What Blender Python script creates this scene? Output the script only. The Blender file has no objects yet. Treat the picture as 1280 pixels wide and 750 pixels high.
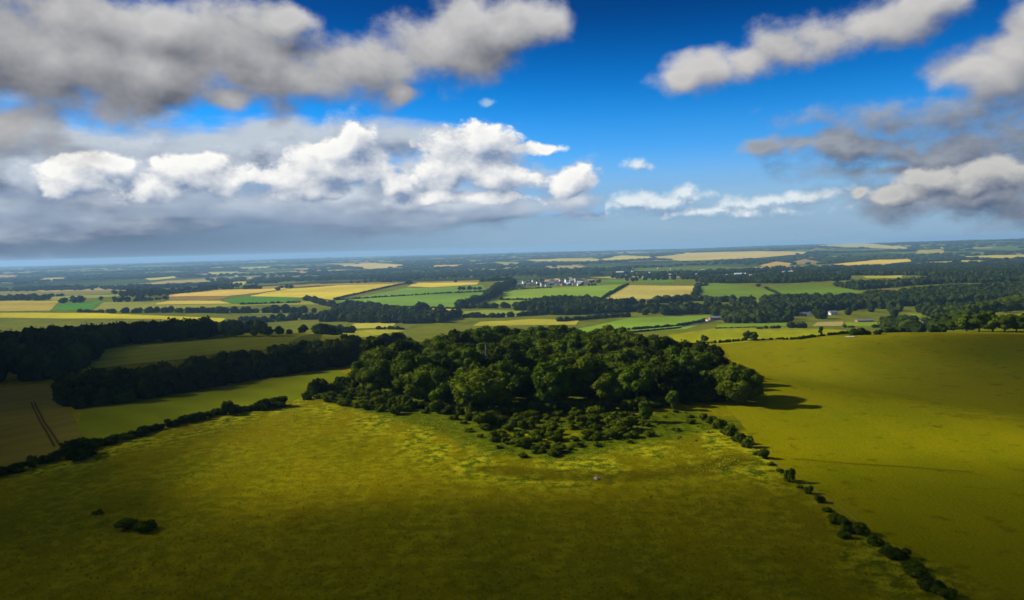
import bpy, bmesh, math, random
import numpy as np
from mathutils import Vector, Matrix

random.seed(7)
RNG = np.random.default_rng(11)
scene = bpy.context.scene
COL = scene.collection

# ------------------------------------------------------------------ camera model (photo frame 1280 x 750)
FPX = 1000.0
CAM_Z = 48.0
PITCH = math.radians(3.66)
ROLL = math.radians(1.5)
F_ = np.array([0, math.cos(PITCH), -math.sin(PITCH)])
R0 = np.array([1.0, 0, 0])
U0 = np.array([0, math.sin(PITCH), math.cos(PITCH)])
R_ = math.cos(ROLL) * R0 - math.sin(ROLL) * U0
U_ = math.sin(ROLL) * R0 + math.cos(ROLL) * U0

def px_dir(px, py):
    px = np.asarray(px, float); py = np.asarray(py, float)
    u = (px - 640) / FPX; v = (375 - py) / FPX
    d = F_[None, :] + u.reshape(-1, 1) * R_[None, :] + v.reshape(-1, 1) * U_[None, :]
    return d / np.linalg.norm(d, axis=1)[:, None]

def to_px(P):
    P = np.asarray(P, float).reshape(-1, 3) - np.array([0, 0, CAM_Z])
    w = P @ F_
    return np.stack([640 + FPX * (P @ R_) / w, 375 - FPX * (P @ U_) / w], 1)

# ------------------------------------------------------------------ terrain
def ss(a, b, x):
    t = np.clip((x - a) / (b - a), 0, 1)
    return t * t * (3 - 2 * t)

_r = np.array([1, 330, 430, 520, 650, 800, 1000, 1300, 1700, 2100, 2600, 3200, 4500, 6500, 9000, 13000, 20000, 40000.])
_z = np.array([0, 0, -1.5, -9, -24, -38, -47, -50, -46, -42, -50, -60, -66, -62, -52, -46, -42, -42.])
_Lg = np.linspace(0, math.log(40000), 1200)
_zg = np.interp(_Lg, np.log(_r), _z)
_k = np.exp(-0.5 * (np.arange(-24, 25) / 8.0) ** 2); _k /= _k.sum()
_zg = np.convolve(np.pad(_zg, 24, mode='edge'), _k, mode='valid')

def _waves(x, y, lam, seed, n=5):
    g = np.random.default_rng(seed); o = 0
    for i in range(n):
        a = g.uniform(0, 2 * math.pi); l = lam * g.uniform(.7, 1.5); ph = g.uniform(0, 6.28)
        o = o + np.sin((x * math.cos(a) + y * math.sin(a)) * 2 * math.pi / l + ph)
    return o / n

def tz(x, y):
    x = np.asarray(x, float); y = np.asarray(y, float)
    r = np.hypot(x, y) + 1e-6
    az = np.arctan2(x, y)
    z = np.interp(np.log(np.maximum(r, 1)), _Lg, _zg)
    s = (x + 117) * -.9 + (y - 183) * .434
    z = z - 10 * ss(0, 160, s) * (1 - ss(380, 640, r))
    z = z + 12 * ss(-.10, -.32, az) * ss(400, 620, r) * (1 - ss(760, 1050, r))
    q = (x - 87) * .845 + (y - 271) * .534
    near = 1 - ss(440, 640, r)
    z = z + (-7 * ss(-6, 62, q) + 11 * ss(70, 215, q)) * near * ss(0, 90, x)
    z = z + 16 * ss(.42, .62, az) * ss(480, 640, r) * (1 - ss(900, 1500, r))
    z = z + .45 * _waves(x, y, 90, 3) * (1 - ss(300, 600, r))
    z = z + 3.5 * _waves(x, y, 800, 5) * ss(600, 1100, r)
    z = z + 11 * _waves(x, y, 3600, 9) * ss(2600, 5000, r)
    z = z + 45 * ss(.12, .62, az) * ss(5200, 9500, r) * (1 - .3 * ss(11000, 16000, r))
    z = z + 22 * np.exp(-((x - 2450) / 650) ** 2 - ((y - 5600) / 700) ** 2)
    return z

def hit(px, py):
    """pixel -> point on the terrain"""
    d = px_dir(px, py)
    t = np.exp(np.linspace(math.log(60), math.log(17500), 900))
    X = d[:, 0:1] * t; Y = d[:, 1:2] * t; Z = CAM_Z + d[:, 2:3] * t
    below = Z < tz(X, Y)
    i = np.where(below.any(1), below.argmax(1), len(t) - 1)
    i = np.maximum(i, 1)
    lo = t[i - 1]; hi = t[i]
    for _ in range(24):
        m = .5 * (lo + hi)
        b = (CAM_Z + d[:, 2] * m) < tz(d[:, 0] * m, d[:, 1] * m)
        hi = np.where(b, m, hi); lo = np.where(b, lo, m)
    x = d[:, 0] * hi; y = d[:, 1] * hi
    return np.stack([x, y, tz(x, y)], 1)

def H(px, py):
    return hit([px], [py])[0]

# ------------------------------------------------------------------ mesh helpers
def mk_mesh(name, V, F, mats, smooth=False, matidx=None):
    V = np.asarray(V, np.float32); F = np.asarray(F, np.int32)
    me = bpy.data.meshes.new(name)
    k = F.shape[1]
    me.vertices.add(len(V)); me.vertices.foreach_set('co', V.ravel())
    me.loops.add(F.size); me.loops.foreach_set('vertex_index', F.ravel())
    me.polygons.add(len(F)); me.polygons.foreach_set('loop_start', np.arange(0, F.size, k, dtype=np.int32))
    if matidx is not None:
        me.polygons.foreach_set('material_index', np.asarray(matidx, np.int32))
    me.polygons.foreach_set('use_smooth', np.full(len(F), smooth))
    for m in (mats if isinstance(mats, (list, tuple)) else [mats]):
        me.materials.append(m)
    me.update(calc_edges=True)
    return me

def link(name, me, parent=None, loc=(0, 0, 0)):
    o = bpy.data.objects.new(name, me); COL.objects.link(o)
    o.location = loc
    if parent is not None: o.parent = parent
    return o

def tag(o, label=None, cat=None, group=None, kind=None):
    if label: o['label'] = label
    if cat: o['category'] = cat
    if group: o['group'] = group
    if kind: o['kind'] = kind
    return o

def empty(name, loc, rz=0, sc=None):
    o = bpy.data.objects.new(name, None); COL.objects.link(o)
    o.location = loc; o.rotation_euler = (0, 0, rz); o.empty_display_size = .5
    if sc is not None: o.scale = sc
    return o

def copy_tree(o, parent=None):
    c = o.copy(); COL.objects.link(c)
    if parent is not None: c.parent = parent
    for ch in list(o.children): copy_tree(ch, c)
    return c

def ico(sub):
    bm = bmesh.new(); bmesh.ops.create_icosphere(bm, subdivisions=sub, radius=1)
    V = np.array([v.co[:] for v in bm.verts]); F = np.array([[v.index for v in f.verts] for f in bm.faces]); bm.free()
    return V, F
ICO1, ICO2, ICO3 = ico(1), ico(2), ico(3)

# ------------------------------------------------------------------ materials
def new_mat(name):
    m = bpy.data.materials.new(name); m.use_nodes = True
    nt = m.node_tree; nt.nodes.clear()
    out = nt.nodes.new('ShaderNodeOutputMaterial')
    return m, nt, out

def N(nt, t, **kw):
    n = nt.nodes.new(t)
    for k, v in kw.items():
        if k == 'inp':
            for kk, vv in v.items(): n.inputs[kk].default_value = vv
        else: setattr(n, k, v)
    return n

def mix(nt, fac, a, b, mode='MIX'):
    n = N(nt, 'ShaderNodeMix', data_type='RGBA', blend_type=mode)
    for sock, val in ((n.inputs[0], fac), (n.inputs[6], a), (n.inputs[7], b)):
        if hasattr(val, 'links'): nt.links.new(val, sock)
        elif isinstance(val, (int, float)): sock.default_value = val
        else: sock.default_value = (*val[:3], 1)
    return n.outputs[2]

def ramp(nt, val, stops):
    n = N(nt, 'ShaderNodeMapRange', interpolation_type='SMOOTHSTEP')
    nt.links.new(val, n.inputs[0])
    n.inputs[1].default_value, n.inputs[2].default_value = stops
    return n.outputs[0]

def noise(nt, vec, scale, detail=4, rough=.55, dist=0.0):
    n = N(nt, 'ShaderNodeTexNoise', inp={'Scale': scale, 'Detail': detail, 'Roughness': rough, 'Distortion': dist})
    if vec is not None: nt.links.new(vec, n.inputs['Vector'])
    return n.outputs['Fac']

def geo_pos(nt, scale=(1, 1, 1), rot=0):
    g = N(nt, 'ShaderNodeNewGeometry')
    m = N(nt, 'ShaderNodeMapping'); m.inputs['Scale'].default_value = scale; m.inputs['Rotation'].default_value = (0, 0, rot)
    nt.links.new(g.outputs['Position'], m.inputs['Vector'])
    return m.outputs[0]

def diffuse_out(nt, out, col, rough=.9, spec=.15, bump=None, bdist=.1, bstr=.6, transl=0.0):
    b = N(nt, 'ShaderNodeBsdfPrincipled', inp={'Roughness': rough, 'Specular IOR Level': spec})
    if hasattr(col, 'links'): nt.links.new(col, b.inputs['Base Color'])
    else: b.inputs['Base Color'].default_value = (*col, 1)
    if bump is not None:
        bp = N(nt, 'ShaderNodeBump', inp={'Strength': bstr, 'Distance': bdist})
        nt.links.new(bump, bp.inputs['Height']); nt.links.new(bp.outputs[0], b.inputs['Normal'])
    res = b.outputs[0]
    if transl:
        tr = N(nt, 'ShaderNodeBsdfTranslucent')
        if hasattr(col, 'links'): nt.links.new(col, tr.inputs[0])
        else: tr.inputs[0].default_value = (*col, 1)
        ms = N(nt, 'ShaderNodeMixShader', inp={0: transl})
        nt.links.new(res, ms.inputs[1]); nt.links.new(tr.outputs[0], ms.inputs[2]); res = ms.outputs[0]
    nt.links.new(res, out.inputs['Surface'])

def meadow_mat(name, ca, cb, cc, cd, rot=.6):
    """rough downland grass: two greens, straw streaks, bare darker scuffs"""
    m, nt, out = new_mat(name)
    p = geo_pos(nt)
    ps = geo_pos(nt, (1, .35, 1), rot)
    big = ramp(nt, noise(nt, p, .014, 4, .55), (.36, .64))
    mid = ramp(nt, noise(nt, ps, .07, 5, .62), (.38, .66))
    fine = noise(nt, ps, .55, 6, .7)
    vf = noise(nt, p, 2.3, 5, .7)
    c = mix(nt, big, ca, cb)
    f = N(nt, 'ShaderNodeMath', operation='MULTIPLY'); f.inputs[1].default_value = .75; nt.links.new(mid, f.inputs[0])
    c = mix(nt, f.outputs[0], c, cc)
    c = mix(nt, ramp(nt, fine, (.56, .74)), c, cd)
    c = mix(nt, ramp(nt, noise(nt, p, .19, 4, .6), (.56, .74)), c, [v * .55 for v in ca])
    at = N(nt, 'ShaderNodeAttribute', attribute_name='rough_growth'); rg = at.outputs['Fac']
    tall = mix(nt, ramp(nt, noise(nt, p, .35, 5, .7), (.40, .62)), (.055, .085, .002), (.34, .31, .008))
    f2 = N(nt, 'ShaderNodeMath', operation='MULTIPLY', use_clamp=True); nt.links.new(rg, f2.inputs[0]); nt.links.new(ramp(nt, noise(nt, ps, .11, 5, .65), (.34, .56)), f2.inputs[1])
    c = mix(nt, f2.outputs[0], c, tall)
    at2 = N(nt, 'ShaderNodeAttribute', attribute_name='worn_bank')
    c = mix(nt, at2.outputs['Fac'], c, (.060, .052, .001))
    at3 = N(nt, 'ShaderNodeAttribute', attribute_name='nettle_bed')
    c = mix(nt, at3.outputs['Fac'], c, mix(nt, ramp(nt, noise(nt, p, .5, 4, .6), (.4, .62)), (.035, .06, .002), (.085, .115, .003)))
    hv = N(nt, 'ShaderNodeMapRange'); hv.inputs[1].default_value = .3; hv.inputs[2].default_value = .7
    hv.inputs[3].default_value = .66; hv.inputs[4].default_value = 1.34; nt.links.new(vf, hv.inputs[0])
    mul = N(nt, 'ShaderNodeVectorMath', operation='SCALE'); nt.links.new(c, mul.inputs[0]); nt.links.new(hv.outputs[0], mul.inputs[3])
    ad = N(nt, 'ShaderNodeMath', operation='ADD'); nt.links.new(vf, ad.inputs[0]); nt.links.new(fine, ad.inputs[1])
    diffuse_out(nt, out, mul.outputs[0], bump=ad.outputs[0], bdist=.35, bstr=.45, spec=0.0)
    return m

def field_mat(name, stripe, var):
    """crop or grass ley: its own colour from the object, drill lines and patchy growth"""
    m, nt, out = new_mat(name)
    oi = N(nt, 'ShaderNodeObjectInfo')
    p = geo_pos(nt)
    big = noise(nt, p, .006, 5, .6)
    fine = noise(nt, p, .06, 5, .7)
    rot = N(nt, 'ShaderNodeVectorRotate', rotation_type='Z_AXIS')
    a = N(nt, 'ShaderNodeMath', operation='MULTIPLY'); a.inputs[1].default_value = 3.14
    nt.links.new(oi.outputs['Random'], a.inputs[0]); nt.links.new(p, rot.inputs['Vector']); nt.links.new(a.outputs[0], rot.inputs['Angle'])
    w = N(nt, 'ShaderNodeTexWave', inp={'Scale': .021, 'Distortion': 1.2, 'Detail': 2, 'Detail Scale': .3})
    nt.links.new(rot.outputs[0], w.inputs['Vector'])
    def madd(v, k):
        n = N(nt, 'ShaderNodeMath', operation='MULTIPLY_ADD'); n.inputs[1].default_value = k
        nt.links.new(v, n.inputs[0]); return n
    m1 = madd(big, var * 2.2); m1.inputs[2].default_value = 1 - var * 1.1
    m2 = madd(fine, var); nt.links.new(m1.outputs[0], m2.inputs[2])
    m3 = madd(w.outputs['Fac'], stripe); nt.links.new(m2.outputs[0], m3.inputs[2])
    sub = N(nt, 'ShaderNodeMath', operation='SUBTRACT'); sub.inputs[1].default_value = var * .5 + stripe * .5
    nt.links.new(m3.outputs[0], sub.inputs[0])
    mul = N(nt, 'ShaderNodeVectorMath', operation='SCALE'); nt.links.new(oi.outputs['Color'], mul.inputs[0]); nt.links.new(sub.outputs[0], mul.inputs[3])
    diffuse_out(nt, out, mul.outputs[0], spec=0.0)
    return m

def leaf_mat(name, c1, c2, c3, transl=.22, scale=.35):
    m, nt, out = new_mat(name)
    oi = N(nt, 'ShaderNodeObjectInfo')
    tc = N(nt, 'ShaderNodeTexCoord')
    p = tc.outputs['Object']
    c = mix(nt, oi.outputs['Random'], c1, c2)
    n1 = noise(nt, p, scale, 3, .6)
    c = mix(nt, ramp(nt, n1, (.4, .7)), c, c3)
    n2 = noise(nt, p, 2.5, 3, .7)
    hv = N(nt, 'ShaderNodeMapRange'); hv.inputs[1].default_value = .3; hv.inputs[2].default_value = .7
    hv.inputs[3].default_value = .6; hv.inputs[4].default_value = 1.4; nt.links.new(n2, hv.inputs[0])
    mul = N(nt, 'ShaderNodeVectorMath', operation='SCALE'); nt.links.new(c, mul.inputs[0]); nt.links.new(hv.outputs[0], mul.inputs[3])
    diffuse_out(nt, out, mul.outputs[0], rough=.8, spec=0.0, transl=transl)
    return m

def plain_mat(name, col, sc=.8, var=.3, rough=.9, spec=0.0):
    m, nt, out = new_mat(name)
    tc = N(nt, 'ShaderNodeTexCoord')
    n = noise(nt, tc.outputs['Object'], sc, 4, .6)
    c = mix(nt, n, [v * (1 - var) for v in col], [min(1, v * (1 + var)) for v in col])
    diffuse_out(nt, out, c, rough=rough, spec=spec)
    return m

M_MEADOW = meadow_mat('meadow_grass_ground', (.150, .122, .0006), (.108, .112, .0008), (.185, .150, .001), (.22, .185, .004))
M_PASTURE = meadow_mat('grazed_pasture', (.178, .166, .0005), (.150, .158, .0006), (.200, .178, .0008), (.205, .19, .001), rot=-.9)
M_VALLEY = meadow_mat('valley_grass', (.090, .115, .008), (.13, .15, .009), (.17, .165, .012), (.20, .18, .03))
def mosaic_mat(name):
    """far country: woods, leys and stubble in irregular parcels"""
    m, nt, out = new_mat(name)
    p = geo_pos(nt, (1, .55, 0), .2)
    w = N(nt, 'ShaderNodeTexNoise', inp={'Scale': .0025, 'Detail': 3}); nt.links.new(p, w.inputs['Vector'])
    sc_ = N(nt, 'ShaderNodeVectorMath', operation='MULTIPLY_ADD'); nt.links.new(w.outputs['Color'], sc_.inputs[0]); sc_.inputs[1].default_value = (260, 260, 0); nt.links.new(p, sc_.inputs[2])
    v = N(nt, 'ShaderNodeTexVoronoi', feature='F1', voronoi_dimensions='2D', inp={'Scale': .0030}); nt.links.new(sc_.outputs[0], v.inputs['Vector'])
    sp = N(nt, 'ShaderNodeSeparateColor'); nt.links.new(v.outputs['Color'], sp.inputs[0])
    r = N(nt, 'ShaderNodeValToRGB'); r.color_ramp.interpolation = 'CONSTANT'; nt.links.new(sp.outputs[0], r.inputs[0])
    st = [(0, (.020, .034, .005)), (.38, (.05, .075, .008)), (.54, (.10, .14, .012)), (.72, (.20, .20, .04)), (.89, (.36, .28, .09)), (.96, (.26, .18, .09))]
    while len(r.color_ramp.elements) < len(st): r.color_ramp.elements.new(.5)
    for e, (a, c) in zip(r.color_ramp.elements, st): e.position = a; e.color = (*c, 1)
    n = noise(nt, p, .02, 4, .6)
    hv = N(nt, 'ShaderNodeMapRange', inp={1: .3, 2: .7, 3: .7, 4: 1.3}); nt.links.new(n, hv.inputs[0])
    mul = N(nt, 'ShaderNodeVectorMath', operation='SCALE'); nt.links.new(r.outputs[0], mul.inputs[0]); nt.links.new(hv.outputs[0], mul.inputs[3])
    diffuse_out(nt, out, mul.outputs[0], spec=0.0); return m
M_WOODFLOOR = mosaic_mat('far_country')
M_CROP = field_mat('cereal_crop', .22, .5)
M_LEY = field_mat('grass_ley', .12, .5)
M_LEAF_A = leaf_mat('oak_leaves', (.042, .070, .004), (.078, .102, .005), (.10, .13, .008))
M_LEAF_B = leaf_mat('ash_leaves', (.042, .082, .005), (.074, .112, .006), (.11, .145, .010))
M_LEAF_D = leaf_mat('dark_leaves', (.020, .032, .003), (.034, .046, .004), (.042, .058, .005), transl=.15)
M_LEAF_S = leaf_mat('scrub_leaves', (.042, .064, .003), (.066, .086, .004), (.090, .112, .006), scale=.8)
M_LEAF_F = leaf_mat('far_leaves', (.020, .034, .005), (.020, .034, .005), (.050, .066, .008), transl=.1, scale=.03)
M_BARK = plain_mat('bark', (.09, .07, .05), 2)
M_DEAD = plain_mat('dead_wood', (.34, .30, .25), 3)
M_EARTH = plain_mat('bare_earth', (.22, .19, .03), .3)
M_FAINT = plain_mat('trodden_grass', (.105, .092, .002), .2)
M_RUT = plain_mat('wheel_rut', (.06, .045, .012), .5)
M_CHALK = plain_mat('chalk', (.62, .58, .50), .5, .15)
M_ROAD = plain_mat('road_asphalt', (.06, .06, .055), .1, .2)
WALLS = {'white': plain_mat('white_render', (.80, .79, .75), .2, .06), 'cream': plain_mat('cream_render', (.66, .58, .44), .2, .08),
         'brick': plain_mat('red_brick', (.34, .17, .11), .6, .2), 'grey': plain_mat('grey_cladding', (.42, .45, .48), .2, .1)}
ROOFS = {'red': plain_mat('red_tiles', (.40, .22, .14), .5, .2), 'orange': plain_mat('orange_tiles', (.52, .33, .21), .5, .2),
         'slate': plain_mat('slate_roof', (.16, .18, .21), .5, .2), 'pale': plain_mat('pale_sheet_roof', (.68, .72, .75), .3, .08)}
M_PANE = plain_mat('window_pane', (.03, .035, .04), 1, .1, rough=.15, spec=.5)

# ------------------------------------------------------------------ ground sheet
def build_ground():
    az = np.concatenate([np.arange(-.78, .7801, .006), np.arange(.86, 2 * math.pi - .80, .08)])
    L = np.concatenate([[math.log(3)], np.arange(math.log(20), math.log(17800), .0105)])
    A, LL = np.meshgrid(az, L); r = np.exp(LL)
    X = r * np.sin(A); Y = r * np.cos(A); Z = tz(X, Y)
    V = np.stack([X, Y, Z], 2).reshape(-1, 3)
    na, nl = len(az), len(L)
    i = np.arange(nl - 1)[:, None] * na; j = np.arange(na)[None, :]; j2 = (j + 1) % na
    F = np.stack([i + j, i + j2, i + na + j2, i + na + j], 2).reshape(-1, 4)[:, ::-1]
    rc = np.broadcast_to(r[:-1, :], (nl - 1, na)).reshape(-1)
    me = mk_mesh('ground', V, F, [M_MEADOW, M_VALLEY, M_WOODFLOOR], True, (rc > 520).astype(int) + (rc > 2350).astype(int))
    def near_line(px, w):
        q = hit([a for a, b in px], [b for a, b in px])[:, :2]; d = np.full(len(V), 1e9)
        for a, b in zip(q[:-1], q[1:]):
            ab = b - a; t = np.clip(((V[:, :2] - a) @ ab) / (ab @ ab), 0, 1); d = np.minimum(d, np.hypot(*(V[:, :2] - a - t[:, None] * ab).T))
        return 1 - ss(w * .35, w, d)
    ok = (np.hypot(V[:, 0], V[:, 1]) < 520)
    def put_attr(nm, val):
        me.attributes.new(nm, 'FLOAT', 'POINT').data.foreach_set('value', (val * ok).astype(np.float32))
    rough = .95 * near_line([(400, 500), (440, 500), (520, 520), (580, 545), (640, 572), (700, 580), (790, 570), (870, 560), (910, 565)], 24) + .7 * near_line([(60, 585), (150, 560), (260, 530), (370, 505)], 9) + .55 * near_line([(880, 535), (960, 585), (1060, 668), (1160, 740)], 9) + .30
    put_attr('rough_growth', np.clip(rough, 0, 1))
    put_attr('worn_bank', .7 * near_line([(612, 586), (680, 594), (760, 597), (850, 590), (925, 574)], 5.5))
    put_attr('nettle_bed', np.clip(near_line([(425, 494), (510, 517), (580, 536), (640, 560), (700, 564), (760, 552), (830, 540), (870, 528), (905, 530)], 11) + near_line([(560, 522), (640, 530), (740, 530), (850, 520)], 12) + near_line([(455, 478), (520, 492), (600, 497), (700, 496), (800, 492), (880, 488), (905, 484)], 34), 0, 1) * .85)
    o = link('ground', me); tag(o, 'rolling downland ground under fields and woods', kind='structure')
    return o
build_ground()

def drape(name, poly_xy, mat, color, label, off=(.05, .0002), step=(.012, .03), jitter=0.0, kind='structure'):
    """a sheet over the ground inside a polygon; polygon given as ground x, y"""
    P = np.asarray(poly_xy, float)
    A = np.arctan2(P[:, 0], P[:, 1]); L = np.log(np.hypot(P[:, 0], P[:, 1]))
    bm = bmesh.new()
    vs = [bm.verts.new((a, l, 0)) for a, l in zip(A, L)]
    bm.faces.new(vs)
    def cut(co, no):
        bmesh.ops.bisect_plane(bm, geom=bm.verts[:] + bm.edges[:] + bm.faces[:], dist=1e-6, plane_co=co, plane_no=no)
    bmesh.ops.triangulate(bm, faces=bm.faces[:])
    for a in np.arange(math.ceil(A.min() / step[0]) * step[0], A.max(), step[0]): cut((a, 0, 0), (1, 0, 0))
    for l in np.arange(math.ceil(L.min() / step[1]) * step[1], L.max(), step[1]): cut((0, l, 0), (0, 1, 0))
    co = np.array([v.co[:] for v in bm.verts])
    r = np.exp(co[:, 1]); x = r * np.sin(co[:, 0]); y = r * np.cos(co[:, 0]); z = tz(x, y) + off[0] + off[1] * r
    for v, a, b, c in zip(bm.verts, x, y, z): v.co = (a, b, c)
    bmesh.ops.recalc_face_normals(bm, faces=bm.faces[:])
    if sum(f.normal.z for f in bm.faces) < 0: bmesh.ops.reverse_faces(bm, faces=bm.faces[:])
    me = bpy.data.meshes.new(name); bm.to_mesh(me); bm.free()
    for p in me.polygons: p.use_smooth = True
    me.materials.append(mat)
    o = link(name, me); o.color = (color[0], color[1], color[2] * .5, 1)
    tag(o, label, kind=kind)
    return o

def wobble(pts, n=4, amp=.35, seed=0):
    g = np.random.default_rng(seed); out = []
    pts = np.asarray(pts, float)
    for a, b in zip(pts, np.roll(pts, -1, 0)):
        for k in range(n):
            t = k / n; p = a + (b - a) * t
            if k: p = p + g.normal(0, amp, 2) * np.array([1.5, .35])
            out.append(p)
    return np.array(out)

FIELD_PX = []
def field(name, px, mat, color, label, seed=[0]):
    seed[0] += 1
    FIELD_PX.append(np.asarray(px, float))
    w = wobble(px, 4, .45, seed[0])
    g = hit(w[:, 0], w[:, 1])
    return drape(name, g[:, :2], mat, color, label)

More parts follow.
